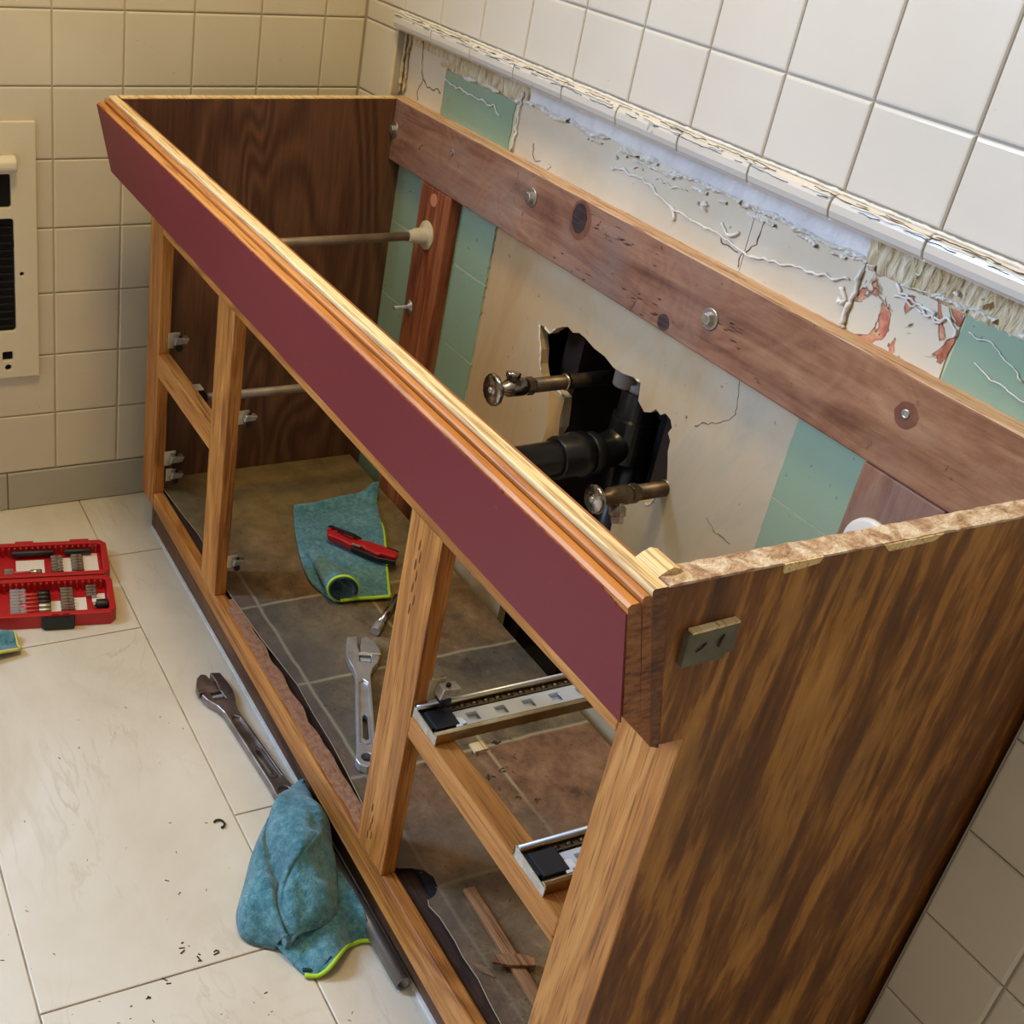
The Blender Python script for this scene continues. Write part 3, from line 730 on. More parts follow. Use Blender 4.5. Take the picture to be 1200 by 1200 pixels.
mb = MB(); mb.tube([(x, y - .0003, .1090 + .0012*abs(noise.noise(Vector((x*20, 0, 3))))) for x, y in edge[:16]], .0007, 6); mb.tube([(x, y - .0003, .1088) for x, y in edge[22:]], .0008, 6)
mb.build('curled_edge', flat('vinyl_backing', srgb(158, 140, 108), .8), vs)
mb = MB(); mb.box(X0 + .016, L - .018, -.345, .0002, .0985, .1068); mb.build('underlay_shade', m_dark, cab)  # blackened layer, shade under the vinyl edge put into its colour
# nailer along the wall with bolts
mb = MB(); pts = []
mb.box(X0 + .0005, L - .0185, .0012, .0218, .6525, ZT - .0005)
nb = mb.build('back_rail', m_nail_x, cab, bevel=.0022, label='weathered back nailer board')
strip2 = MB(); V = []; F = []; n = 200
for i in range(n + 1):
    x = X0 + .001 + (L - .02 - X0 - .001) * i / n; h = .0006 + .0016*abs(noise.noise(Vector((x*60, 0, 8))))
    yf = .0016 + .0018*noise.noise(Vector((x*18, 4, 8)))
    V += [(x, yf, ZT - .0012), (x, yf + .0008, ZT + h*.6), (x, .012, ZT + h*.7), (x, .0222, ZT + h)]
for i in range(n):
    for j in range(3): k = i*4 + j; F.append((k, k+1, k+5, k+4))
strip2.add(V, F); strip2.build('top_edge', m_nedge, nb, label='chalky raw top edge')
def bolt(x, z, r, hexh, parent, nm='bolt'):
    hexh *= 1.12
    m = MB(); m.lathe((x, .0012, z), (0, -1, 0), [(0, r), (.0012, r), (.0018, r*.93)], 24)
    b_ = m.build('washer', m_zinc, None); m = MB(); m.lathe((x, -.0004, z), (0, -1, 0), [(0, hexh), (.0052, hexh), (.006, hexh*.85)], 6, smooth=False)
    h = m.build(nm, m_zinc, parent, bevel=.0004)
    b_.parent = h; b_.location = (0, 0, 0)
    for v in b_.data.vertices: v.co -= Vector((X0, D, 0))
for (x, z) in ((.1415,.702),(.537,.717),(.905,.697)): bolt(x, z, .0125, .0066, nb)
def screw(x, z, r, parent):
    m = MB(); m.lathe((x, .0012, z), (0, -1, 0), [(0, r), (.0008, r), (.0010, r*.6), (.0004, r*.55)], 16)
    m.build('screw', m_zinc, parent)
for (x, z) in ((.323,.716),(1.170,.714)): screw(x, z, .0046, nb)
m_knot = endgrain('knot_dark', srgb(34, 26, 28), srgb(60, 44, 42), srgb(92, 66, 56))
mb = MB()
for (x, z, a, b_) in ((.645,.724,.015,.019),(.836,.664,.010,.010)):
    pts = [(x + a*math.cos(t*.2617)*(1+.06*math.sin(t*2.3)), z + b_*math.sin(t*.2617)) for t in range(24)]
    MB().prism(pts, 'y', .0008, .004).build('knot', m_knot, nb)
m_ring = flat('knot_ring', srgb(128, 78, 56), .8, nz=(60, srgb(104, 62, 46)))
mb = MB()
for (x, z, a, b_) in ((.647,.722,.022,.025),(1.171,.713,.013,.013)):
    pts = [(x + a*math.cos(t*.2617)*(1+.05*math.sin(t*1.7)), z + b_*math.sin(t*.2617)) for t in range(24)]
    MB().prism(pts, 'y', .00105, .004).build('knot_ring', m_ring, nb)
m_g2 = flat('gouge_dark_2', srgb(74, 46, 36), .9); random.seed(21)
for k in range(40):
    x, z = random.choice([(random.gauss(.945, .014), random.gauss(.695, .010)), (random.uniform(.60, .70), random.uniform(.656, .672)), (random.uniform(.72, .86), random.uniform(.655, .69)), (random.uniform(.66, .80), random.uniform(.715, .738))])
    l = random.uniform(.002, .009); t = random.uniform(.0004, .0014)
    MB().prism([(x-l,z),(x-l*.2,z-t),(x+l,z+t*.5),(x+l*.3,z+t)], 'y', .0009, .003).build('gouge', m_g2, nb)
# fascia: stacked leaning strips with maroon laminate face
# profile points (y,z) front to back
Tf, T1, T2, Tb = (-.4755, .7405), (-.4655, .7450), (-.4585, .7476), (-.4468, ZT)
Bf, B1, B2, Bb = (-.4525, .6425), (-.4315, .6215), (-.4190, .6075), (-.4098, .6035)
fas = MB().prism([(Bf[0]+.001, Bf[1]), (B1[0], B1[1]), (T1[0]+.0010, T1[1]-.0075), (T1[0]-.0012, T1[1]-.0048), (Tf[0]+.0050, Tf[1]-.0005), (Tf[0]+.0025, Tf[1]-.0005), (Tf[0]+.0006, Tf[1]-.0026)], 'x', X0 - .0005, L + .0005)
fo = fas.build('fascia', m_orange, cab, endmat=m_end, label='leaning front fascia of stacked strips')
MB().prism([B1, B2, (T2[0]+.0008, T2[1]-.0060), (T2[0]-.0010, T2[1]-.0034), (T1[0]+.0030, T1[1]-.0002), (T1[0]+.0014, T1[1]-.0008), (T1[0]+.0006, T1[1]-.0026)], 'x', X0 - .0005, L + .0005).build('trim_strip', m_orange, fo, endmat=m_end)
MB().prism([B2, Bb, Tb, (T2[0]+.0012, T2[1]+.0010), (T2[0]+.0003, T2[1]+.0001), (T2[0]+.0002, T2[1]-.0015)], 'x', X0 - .0005, L + .0003).build('trim_strip', m_pale, fo, endmat=m_end_dark, label='pale raw top strip')
# backing that fills from fascia to the face frame
MB().prism([(Bb[0]+.0004, .604), (D - .0002, .604), (D-.0002, .612), (-.4205, .66), (-.4380, .7435), (Tb[0]+.0006, .7475)], 'x', X0 + .02, L - .02).build('backing_strip', m_oak_x, cab)
# laminate sheet with a chipped upper edge
dv = Vector((0, Tf[0]-Bf[0], Tf[1]-Bf[1])); nrm = Vector((0, -dv.z, dv.y)).normalized(); nrm = nrm if nrm.y < 0 else -nrm
V = []; F = []; n = 520; F0 = Vector((0, Bf[0], Bf[1]))
for i in range(n + 1):
    x = X0 - .0008 + (L + .001 - X0)*i/n
    c = .0012*noise.noise(Vector((x*130, 0, 1))) + .0008*noise.noise(Vector((x*420, 0, 5))) - .0045
    if L - x < .03: c -= .004*(1 - (L - x)/.03)
    top = F0 + dv*(1 + c/dv.length); bot = F0 - dv*(.004/dv.length)
    for p in (bot + nrm*.0002, bot + nrm*.0014, top + nrm*.0014, top + nrm*.0002): V.append((x, p.y, p.z))
for i in range(n):
    for j in range(4): k = i*4; F.append((k+j, k+(j+1) % 4, k+4+(j+1) % 4, k+4+j))
F += [(0,1,2,3), tuple(n*4 + j for j in (3,2,1,0))]
mb = MB(); mb.add(V, F); mb.build('laminate_sheet', m_maroon, fo, label='maroon laminate face')
# metal plate left on the outer side
mb = MB(); mb.prism([(-.4205,.7085),(-.3795,.7105),(-.3765,.686),(-.383,.685),(-.3835,.681),(-.4185,.6805)], 'x', L - .0005, L + .0055)
pl = mb.build('bracket_plate', m_putty, sp, bevel=.0008, label='small grey bracket plate')
mb = MB(); mb.prism([(-.4185,.7085),(-.3795,.7105),(-.3798,.7122),(-.4185,.7105)], 'x', L + .0005, L + .0058); mb.build('splinter', m_pale, pl)
mb = MB(); mb.tube([(L+.0056,-.390,.703),(L+.0068,-.393,.699),(L+.0062,-.3925,.694)], .0008, 6); mb.tube([(L+.0056,-.411,.693),(L+.0066,-.408,.696),(L+.0058,-.404,.699)], .0006, 6); mb.build('staple', m_ink, pl)
# hinges / plates inside the frame
def hinge(x, y, z, sx, s=1.0, sy=1):
    t = MB(); t.box(min(x, x + sx*.0018), max(x, x + sx*.0018), y, y + .022*s, z - .016*s, z + .014*s)
    h = t.build('hinge', m_bone, cab, bevel=.001)
    t = MB(); t.prism([(y + .006*s, z - .004*s), (y + .030*s, z - .002*s), (y + .034*s, z + .007*s), (y + .010*s, z + .010*s)], 'x', min(x + sx*.002, x + sx*.018*s), max(x + sx*.002, x + sx*.018*s))
    t.build('hinge_arm', m_zinc, h, bevel=.001)
    t = MB(); t.lathe((x + sx*.003, y + .016*s, z - .009*s), (sx, 0, 0), [(0, .007*s), (.014*s, .007*s)], 16); t.build('hinge_cup', m_rubber, h)
    t = MB(); t.lathe((x + sx*.010*s, y + .020*s, z + .009*s), (0, 0, 1), [(0, .003*s), (.002, .003*s)], 12); t.build('screw', m_darkmetal, h)
hinge(.178, -.374, .386, 1, .9); hinge(.178, -.372, .172, 1, .9); hinge(.178, -.368, .140, 1, .8)
hinge(.4845, -.372, .405, 1, .7); hinge(.4845, -.372, .166, 1, .7)
hinge(1.043, -.3735, .376, 1, .9)
# drawer slides lying on the drawer rail, running to the wall
m_cage = flat('ball_cage_brown', srgb(96, 84, 72), .5, .5)
def slide(x0, x1, z):
    w_ = x1 - x0
    t = MB(); pr = [(x0,z),(x1,z),(x1,z+.012),(x1-.0035,z+.014),(x1-.006,z+.0125),(x1-.006,z+.0108),(x1-.002,z+.0105),(x1-.002,z+.0018),(x0+.002,z+.0018),(x0+.002,z+.0105),(x0+.006,z+.0108),(x0+.006,z+.0125),(x0+.0035,z+.014),(x0,z+.012)]
    t.prism(pr, 'y', -.3855, -.012)
    s_ = t.build('drawer_slide', m_goldzinc, cab, bevel=.0006, label='metal ball bearing drawer slide')
    cx = (x0 + x1)/2 + .004
    t = MB(); hs = []
    for k in range(9):
        y = -.338 + k*.034; hs.append([(cx-.006, y), (cx+.006, y), (cx+.006, y+.013), (cx-.006, y+.013)])
    t.holed([(cx-.0115,-.350),(cx+.0115,-.350),(cx+.0115,-.014),(cx-.0115,-.014)], hs, 'z', z+.0075, z+.0088)
    t.build('slide_channel', m_slidetop, s_)
    t = MB(); t.box(cx-.0115, cx+.0115, -.350, -.014, z+.0022, z+.003); t.build('slide_web', m_slidetop, s_)
    t = MB(); hs = [[(x0+.0046,-.352+k*.0145),(x0+.0100,-.352+k*.0145),(x0+.0100,-.352+k*.0145+.0085),(x0+.0046,-.352+k*.0145+.0085)] for k in range(22)]
    t.holed([(x0+.003,-.362),(x0+.0118,-.362),(x0+.0118,-.02),(x0+.003,-.02)], hs, 'z', z+.0062, z+.0072); t.build('ball_cage', m_cage, s_)
    t = MB()
    for k in range(22):
        t.lathe((x0+.0073, -.352+k*.0145+.0042, z+.0035), (0,0,1), [(0,.0020),(.002,.0036),(.004,.0030),(.0052,.001)], 10)
    t.build('ball_bearing', m_dirty, s_)
    t = MB(); t.box(x1-.0065, x1-.0022, -.372, -.02, z+.0045, z+.0075); t.build('slide_lip', m_zinc, s_)
    t = MB(); t.tube([(x0+.0025, -.385, z+.0138), (x0+.0025, -.013, z+.0138)], .0018, 10); t.build('bright_edge', m_slidetop, s_)
    t = MB(); t.box(x0+.009, x1-.010, -.380, -.352, z+.002, z+.0115); t.box(x0+.006, x1-.014, -.384, -.372, z+.002, z+.009); t.build('end_stop', m_rubber, s_, bevel=.0012)
    t = MB(); t.box(cx-.002, cx+.009, -.354, -.344, z+.0088, z+.0105); t.box(cx+.006, cx+.0125, -.357, -.350, z+.0088, z+.011); t.build('release_tab', m_white, s_, bevel=.0005)
    t = MB(); t.prism([(x0-.0012,z-.0005),(x1+.0012,z-.0005),(x1+.0012,z+.010),(x0-.0012,z+.013)], 'y', -.3868, -.3856)
    t.prism([(x0-.0012,z+.002),(x0,z+.002),(x0,z+.0128),(x0-.0012,z+.0128)], 'y', -.3868, -.30)
    t.build('slide_bracket', m_zinc, s_)
slide(1.044, 1.090, .3445); slide(1.240, 1.287, .3435)
mb = MB(); mb.box(1.10, 1.112, -.352, -.336, .3435, .3465); mb.build('wood_shim', m_pale, cab)

# ------------------------------------------------------------------ wall cleats and pipes behind
c1 = empty('cleat_board', (.295, .011, .085), 'reddish knotty upright board fixed to green tiles behind the long pipe', 'board')
MB().box(.250, .340, .0012, .0218, .085, .652).build('board', m_redboard, c1, bevel=.0015)
mb = MB(); mb.lathe((.267, .0012, .452), (0,-1,0), [(0,.012),(.0014,.012),(.0018,.006),(.004,.006),(.0042,.0035),(.028,.0032)], 20); mb.build('washer_bolt', m_zinc, c1)
mb = MB(); mb.lathe((.293, .0012, .635), (0,-1,0), [(0,.010),(.0006,.010)], 18); mb.build('plug', flat('wood_plug', srgb(196, 124, 92), .8), c1)
c2 = empty('cleat_board', (1.20, .011, .085), 'brown upright board with round white cap beside the right green tiles', 'board')
MB().box(1.147, 1.243, .0012, .0218, .085, .6515).build('board', m_nail_z, c2, bevel=.0015)
mb = MB(); mb.lathe((1.186, .0012, .577), (0,-1,0), [(0,.030),(.0035,.0295),(.0052,.026),(.006,.010),(.0062,.004)], 36); mb.build('round_cap', m_white, c2, label='white round cap')
mb = MB(); mb.tube([(1.206,-.004,.600),(1.202,-.0052,.596),(1.2045,-.0052,.590)], .001, 6); mb.build('wire_end', m_ink, c2)
for i, (X, Z, fr_) in enumerate(((.287, .578, True), (.277, .330, True))):
    pr = empty('support_pipe', (X, .0, Z), ('upper grey pipe with bone flange reaching forward from the reddish board', 'lower grey pipe reaching forward behind the left mullion of the cabinet')[i], 'pipe')
    MB().tube([(X, -.03, Z), (X, -.345, Z)], .0068, 18).build('pipe', m_pipe, pr)
    MB().lathe((X, .0011, Z), (0,-1,0), [(0,.0225),(.002,.0225),(.0035,.020),(.004,.0125),(.022,.0115),(.023,.0095),(.033,.0095)], 30).build('flange', m_bone, pr)
    if i == 1:
        MB().box(X-.022, X-.002, -.362, -.345, Z-.014, Z+.014).build('end_bracket', m_bone, pr, bevel=.001)
        MB().box(X-.002, X+.016, -.360, -.345, Z-.014, Z+.012).build('end_clip', m_darkmetal, pr, bevel=.001)
    else: MB().lathe((X, -.345, Z), (0,-1,0), [(0,.009),(.008,.009)], 20).build('end_cap', m_bone, pr)

# drain
dr = empty('drain_pipe', (.765, .065, .45), 'black plastic drain pipe with slip nut coming out of the ragged wall hole', 'pipe')
cv = []
for k in range(11):
    a = k/10*math.pi/2; cv.append((.765, .065 - .045*(1-math.cos(a)), .497 - .045*math.sin(a)))
MB().tube([(.765,.065,.532)] + cv + [(.765,-.02,.452),(.765,-.10,.450),(.765,-.20,.448)], .0235, 32).build('drain_arm', m_black, dr)
MB().lathe((.765, .065, .436), (0,0,1), [(0,.026),(.004,.0305),(.060,.0305),(.062,.0305),(.064,.0265),(.064,.0265),(.100,.0265)], 36, smooth=False).build('socket_collar', m_black, dr)
MB().lathe((.765, -.004, .4515), (0,-1,0), [(0,.0285),(.003,.031),(.020,.031),(.024,.028),(.045,.0285),(.047,.0265)], 32, flute=(12,.012)).build('slip_nut', m_black, dr)
MB().lathe((.765, .012, .452), (0,-1,0), [(0,.027),(.002,.028),(.012,.028),(.014,.027)], 32).build('nut_ring', m_rubber, dr)
MB().lathe((.765, .065, .532), (0,0,1), [(0,.0215),(.012,.0215),(.013,.0150),(.10,.0150)], 32).build('vent_pipe', m_grey_plug, dr)
MB().lathe((.748, .050, .536), (.0,0,1), [(0,.0165),(.002,.0175),(.034,.0175),(.036,.016)], 28).build('coupling', m_grey_plug, dr, label='grey coupling')
MB().tube([(.765,.075,.45),(.765,.075,.02)], .026, 28).build('lower_stack', m_black, dr)
# shut off valves
def valve(X, Z, label, yh, out, hs=1.0):
    v = empty('shutoff_valve', (X, .0, Z), label, 'valve')
    MB().tube([(X, .135, Z), (X, yh + .060, Z)], .0100, 20).build('supply_pipe', m_dirty, v, label='dull grey supply pipe')
    MB().lathe((X, yh + .066, Z), (0,-1,0), [(0,.0105),(.003,.0125),(.012,.0125),(.013,.0108)], 6, smooth=False).build('compression_nut', m_dirty, v, bevel=.0006)
    MB().lathe((X, .030 if out < 0 else .018, Z), (0,-1,0), [(0,.0115),(.004,.0115),(.005,.0098)], 24).build('brass_ring', m_goldzinc, v)
    MB().lathe((X, yh + .054, Z), (0,-1,0), [(0,.0105),(.006,.0125),(.016,.0125),(.022,.0118),(.030,.0118),(.034,.008),(.046,.0055)], 24).build('valve_body', m_chrome if out > 0 else m_dirty, v)
    if out > 0:
        MB().lathe((X + .0, yh + .030, Z + .004), (-.2,0.15,1), [(0,.0082),(.010,.0082),(.011,.0098),(.017,.0098),(.018,.007)], 16).build('outlet', m_chrome, v)
    else:
        MB().lathe((X + .003, yh + .036, Z - .004), (.45,-.15,-1), [(0,.0085),(.008,.0085),(.0085,.0105),(.019,.0105),(.020,.008),(.028,.008),(.0285,.006)], 6, smooth=False).build('outlet', m_chrome, v, bevel=.0005)
    MB().lathe((X, yh + .008, Z), (0,-1,0), [(0,.010*hs),(.001,.019*hs),(.003,.0215*hs),(.0065,.0215*hs),(.0085,.019*hs),(.0075,.010*hs),(.0088,.006),(.0095,.004)], 48, flute=(14,.02)).build('handle', m_chrome, v, label='fluted round handle')
    MB().lathe((X, yh - .0006, Z), (0,-1,0), [(0,.0045),(.002,.004),(.0026,.002)], 16).build('handle_screw', m_steel, v)
valve(.672, .5085, 'upper shut-off valve with chrome wheel handle left of the wall hole', -.1005, 1)
valve(.885, .4655, 'lower shut-off valve with hex nut outlet at the right corner of the wall hole', -.080, -1, .84)

# ------------------------------------------------------------------ wall heater plate on left wall
ht = empty('wall_heater', (.004, -.68, .47), 'white enamel wall heater plate with dark slots on the cream tiles', 'heater')
def rr(y0, y1, z0, z1, r=.004, n=4):
    o = []
    for (cy, cz, a0) in ((y1-r, z0+r, -90), (y1-r, z1-r, 0), (y0+r, z1-r, 90), (y0+r, z0+r, 180)):
        for k in range(n+1): a = R(a0 + 90*k/n); o.append((cy + r*math.cos(a), cz + r*math.sin(a)))
    return o
def circ(y, z, r, n=14): return [(y + r*math.cos(2*math.pi*k/n), z + r*math.sin(2*math.pi*k/n)) for k in range(n)]
holes = [rr(-.815,-.580,.552,.605), rr(-.815,-.577,.345,.535,.006), rr(-.601,-.584,.2935,.3095,.002), circ(-.597,.630,.005), circ(-.566,.443,.0035), circ(-.592,.281,.0055), rr(-.815,-.799,.2935,.3095,.002)]
MB().holed([(-.84,.262),(-.5405,.262),(-.5405,.684),(-.84,.684)], holes, 'x', .0009, .0095).build('face_plate', m_enamel, ht, bevel=.0012)
MB().box(.0008, .0016, -.83, -.55, .27, .675).build('interior_shade', m_dark, ht)  # black sheet added as the shade behind the slots
mb = MB(); mb.tube([(.006,-.578+.0,.50-k*.012) for k in range(2)], .001, 6)
for k in range(14): mb.box(.002, .005, -.81, -.580, .352 + k*.0128, .352 + k*.0128 + .0035)
mb.build('grille_bar', m_darkmetal, ht)
mb = MB(); mb.lathe((.0095,-.60,.612),(1,0,0),[(0,.001),(.001,.001)],8)
mb = MB(); mb.prism([(.009,.612),(.024,.612),(.028,.618),(.027,.628),(.018,.634),(.009,.635)], 'y', -.80, -.572); mb.build('grille_lip', m_enamel, ht, bevel=.003, seg=3)

# ------------------------------------------------------------------ tools
def wrench(name, label, scale, loc, rot, mat, cat='wrench', fl=1):
    # local frame: handle along -x from the head at origin, lying in xy plane, thickness z
    w_ = empty(name, (0,0,0), label, cat); s = scale
    def q(pts): return [(x*s, fl*y*s) for x, y in pts]
    body = q([(.052,.006),(.048,.020),(.030,.0215),(.010,.022),(-.006,.019),(-.020,.0135),(-.034,.0105),(-.18,.0125),(-.200,.0145),(-.209,.010),(-.213,0),(-.209,-.010),(-.200,-.0145),(-.18,-.0125),(-.034,-.0105),(-.018,-.014),(-.004,-.022),(.010,-.0255),(.014,-.012),(.014,.003),(.030,.006)])
    pocket = q([(-.050,.0062),(-.168,.0085),(-.172,.004),(-.172,-.004),(-.168,-.0085),(-.050,-.0062),(-.044,0)])
    ring = [(-.195*s + .0075*s*math.cos(t*.3927), .0075*s*math.sin(t*.3927)) for t in range(16)]
    worm = q([(-.006,.004),(.010,.004),(.010,-.013),(-.006,-.013)])
    MB().holed(body, [pocket, ring, worm], 'z', 0, .0125*s).build('handle', mat, w_, bevel=.0016*s, seg=3)
    slot = q([(-.118,.0038),(-.160,.0042),(-.163,0),(-.160,-.0042),(-.118,-.0038),(-.114,0)])
    MB().holed(q([(-.0498,.0064),(-.168,.0087),(-.1725,.004),(-.1725,-.004),(-.168,-.0087),(-.0498,-.0064),(-.0438,0)]), [slot], 'z', .0030*s, .0088*s).build('handle_web', mat, w_)
    t = MB(); t.holed(q([(-.112,.0052),(-.166,.0062),(-.169,0),(-.166,-.0062),(-.112,-.0052),(-.108,0)]), [slot], 'z', .0086*s, .0112*s); t.build('slot_rim', mat, w_, bevel=.0005*s)
    jaw = q([(.0145,-.0125),(.0145,.0020),(.030,.0018),(.050,-.001),(.053,-.008),(.046,-.017),(.030,-.025),(.0145,-.0275)])
    MB().prism(jaw, 'z', .0012*s, .0115*s).build('movable_jaw', mat, w_, bevel=.0012*s)
    t = MB(); pr = []
    for k in range(9): pr += [(k*.0018*s, .0046*s), (k*.0018*s + .0009*s, .0058*s)]
    t.lathe((.002*s, -.0125*s*fl, .0068*s), (0,fl,0), pr, 16, smooth=False); t.build('adjusting_screw', mat, w_)
    w_.location = loc; w_.rotation_euler = rot; return w_
wrench('adjustable_wrench', 'larger dull adjustable wrench lying on the floor tiles against the toe kick', 1.04, (.600, -.4145, .0015), (R(4), 0, R(180 + 4.5)), m_wrench, fl=-1)
wrench('adjustable_wrench', 'bright silver adjustable wrench lying inside the cabinet behind the mullion', 1.0, (.700, -.2480, .1092), (0, 0, R(180 - 24)), m_steel)
so = empty('extension_bar', (.645, -.198, .1135), 'thin steel extension bar with socket end inside the cabinet near the silver wrench', 'socket bar')
MB().tube([(.643,-.199,.1165),(.628,-.184,.1165)], .0072, 16).build('socket', m_steel, so, bevel=.0004)
MB().tube([(.628,-.184,.1165),(.575,-.128,.1165)], .0055, 14).build('shaft', m_chrome, so)
bar = empty('steel_tube', (1.0, -.380, .010), 'long dark steel tube lying on the floor along the toe kick past the rag', 'tube')
t = MB(); pth = [Vector((.83,-.3855,.0105)), Vector((1.118,-.3835,.0105))]; t.tube(pth, .0098, 24, caps=False); t.tube(pth, .0078, 24, caps=False)
n_ = len(t.v)
for e_ in (0, 1):
    for k in range(24):
        a = e_*24 + k; b = e_*24 + (k+1) % 24; t.f.append([a, b, b + 48, a + 48]); t.sm.append(False)
t.build('tube', flat('tube_steel', srgb(160, 160, 162), .35, .8, nz=(30, srgb(130, 130, 132))), bar)

# red utility knife
kn = empty('utility_knife', (0,0,0), 'red utility knife with black clip lying on the teal towel in the cabinet', 'knife')
def kp(pts): return [(x, y) for x, y in pts]
MB().prism([(0,.006),(.004,.012),(.040,.011),(.060,.007),(.075,.010),(.100,.0105),(.124,.009),(.126,-.006),(.104,-.008),(.098,-.013),(.076,-.010),(.070,-.007),(.050,-.013),(.034,-.010),(.008,-.008)], 'z', .004, .018).build('handle', m_redk, kn, bevel=.003, seg=3)
MB().prism([(.052,-.011),(.074,-.009),(.100,-.0125),(.127,-.0075),(.127,-.010),(.098,-.017),(.070,-.015),(.052,-.014)], 'z', .003, .013).build('grip', m_rubber, kn, bevel=.0015)
MB().tube([(.008,.004,.0195),(.014,.009,.021),(.045,.006,.021),(.056,.001,.0205),(.046,-.001,.021),(.020,.003,.021)], .0012, 6).build('belt_clip', m_rubber, kn)
mb = MB(); mb.prism([(.000,.009),(.003,.0135),(.044,.0125),(.060,.0088),(.060,.006),(.04,.0085),(.006,.009)], 'z', .0175, .0195); mb.prism([(.104,.0095),(.124,.0085),(.1245,.0065),(.104,.0075)], 'z', .0175, .0188); mb.build('top_trim', m_rubber, kn)
mb = MB(); mb.box(.052,.066,-.012,-.0085,.0175,.0186); mb.build('blade_window', m_steel, kn)
kn.location = (.404, -.172, .1215); kn.rotation_euler = (R(8), 0, R(40))

# ------------------------------------------------------------------ towels
def sheet(fn, nu, nv, thick):
    m = MB(); V = []; F = []
    for j in range(nv + 1):
        for i in range(nu + 1): V.append(fn(i/nu, j/nv))
    for j in range(nv):
        for i in range(nu): k = j*(nu+1) + i; F.append((k, k+1, k+nu+2, k+nu+1))
    m.add(V, F, True); return m
def lerp(a, b, t): return a + (b - a)*t
def catmull(P_, t):
    n = len(P_) - 1; s = min(int(t*n), n-1); f = t*n - s
    g = lambda i: Vector(P_[max(0, min(n, i))])
    p0, p1, p2, p3 = g(s-1), g(s), g(s+1), g(s+2)
    return .5*((2*p1) + (p2-p0)*f + (2*p0 - 5*p1 + 4*p2 - p3)*f*f + (3*p1 - p0 - 3*p2 + p3)*f**3)
# towel inside the cabinet: flat with one corner rolled over
ti = empty('microfibre_towel', (.42, -.12, .109), 'teal towel with lime hem spread on the cabinet floor under the red knife', 'towel')
lefte = [(.300,-.182),(.36,-.205),(.43,-.226),(.50,-.238),(.556,-.222)]
righte = [(.286,-.018),(.33,-.040),(.42,-.072),(.50,-.108),(.570,-.138)]
def fi(u, v):
    a = catmull([(p[0], p[1], 0) for p in lefte], v); b = catmull([(p[0], p[1], 0) for p in righte], v)
    p = a.lerp(b, u)
    z = .1095 + .0055 + .004*noise.noise(Vector((p.x*14, p.y*14, 2))) + .0012*noise.noise(Vector((p.x*50, p.y*50, 5)))
    z += .014*math.exp(-((u-1.0)/.14)**2 - ((v-.0)/.12)**2)      # pinched corner
    z += .006*math.exp(-((v-.02)/.06)**2)
    z += .005*math.exp(-((u-.93)/.06)**2)*(1 - v)
    return (p.x, p.y, z)
sheet(fi, 60, 80, 0).build('towel_cloth', m_towel, ti, solid=.005)
# hem along the bottom and right edges
def along(fn, pts, dz=.0005): return [tuple(Vector(fn(*p)) + Vector((0,0,dz))) for p in pts]
mb = MB(); mb.tube(along(fi, [(1, v/30) for v in range(12, 31)]), .0028, 8); mb.tube(along(fi, [(u/30, 1) for u in range(4, 31)]), .0028, 8)
mb.build('hem', m_hem, ti, label='lime green hem')
# rolled corner : conical spiral
def roll(u, v):
    ph = u*1.62*math.pi; r = .0275*(1 - .30*u)*(1 - .80*v)
    bx, by = .560 - .125*v, -.212 + .004*v
    ex, ey = -.33, -.944
    return (bx + ex*r*math.sin(ph), by + ey*r*math.sin(ph), .1155 + r*(1 - math.cos(ph)))
sheet(roll, 40, 16, 0).build('rolled_corner', m_towel, ti, solid=.0035)
mb = MB(); mb.tube([roll(u/40, 0) for u in range(0, 41)], .0023, 8); mb.build('roll_hem', m_hem, ti, label='lime green hem')
mb = MB(); mb.tube([tuple(Vector(roll(u/40, -.02))*1 + Vector((0,.0035*math.sin(u/40*1.62*math.pi),.0035*math.cos(u/40*1.62*math.pi)))) for u in range(2, 40)], .0026, 8); mb.build('roll_binding', m_darkhem, ti)

# rag on the floor by the toe kick
tf = empty('microfibre_rag', (.96, -.45, 0), 'crumpled teal rag heaped on the floor against the toe kick beside the steel tube', 'rag')
rows = [  # (edge a outer, edge b cabinet side, height) along the heap from wrench end to lower end
    ((.802,-.390,.004),(.815,-.380,.030), .036), ((.845,-.428,.003),(.858,-.384,.040), .060), ((.885,-.468,.003),(.905,-.386,.045), .078),
    ((.930,-.503,.003),(.945,-.396,.042), .086), ((.972,-.528,.003),(.985,-.408,.034), .082), ((1.000,-.528,.003),(1.016,-.424,.026), .066), ((1.022,-.500,.003),(1.028,-.448,.012), .038)]
def fr2(u, v):
    a = catmull([r_[0] for r_ in rows], v); b = catmull([r_[1] for r_ in rows], v); h = catmull([(r_[2],0,0) for r_ in rows], v).x
    p = a.lerp(b, u); bulge = math.sin(math.pi*min(1, max(0, u)))**.55
    p.z = lerp(a.z, b.z, u)*(1-bulge) + h*bulge
    p += Vector((.010*math.sin(v*13 + u*3), .012*math.sin(u*6 + v*9)*bulge, 0))*bulge
    # folds
    f1 = math.exp(-((u - .22 - .30*(v-.35))/.07)**2)*(1 if .3 < v < .98 else .2)
    f2 = math.exp(-((u - .60 + .35*(v-.5))/.06)**2)*max(0, v-.15)
    p.z += -.022*f1 + -.016*f2*(v) + .010*noise.noise(Vector((p.x*26, p.y*26, 4))) + .003*noise.noise(Vector((p.x*70, p.y*70, 6)))
    p.z = max(p.z, .003)
    return tuple(p)
sheet(fr2, 90, 110, 0).build('rag_cloth', m_towel, tf, solid=.004)
fa = [(.975,-.505,.010),(1.01,-.505,.016),(1.045,-.492,.010),(1.070,-.482,.005)]
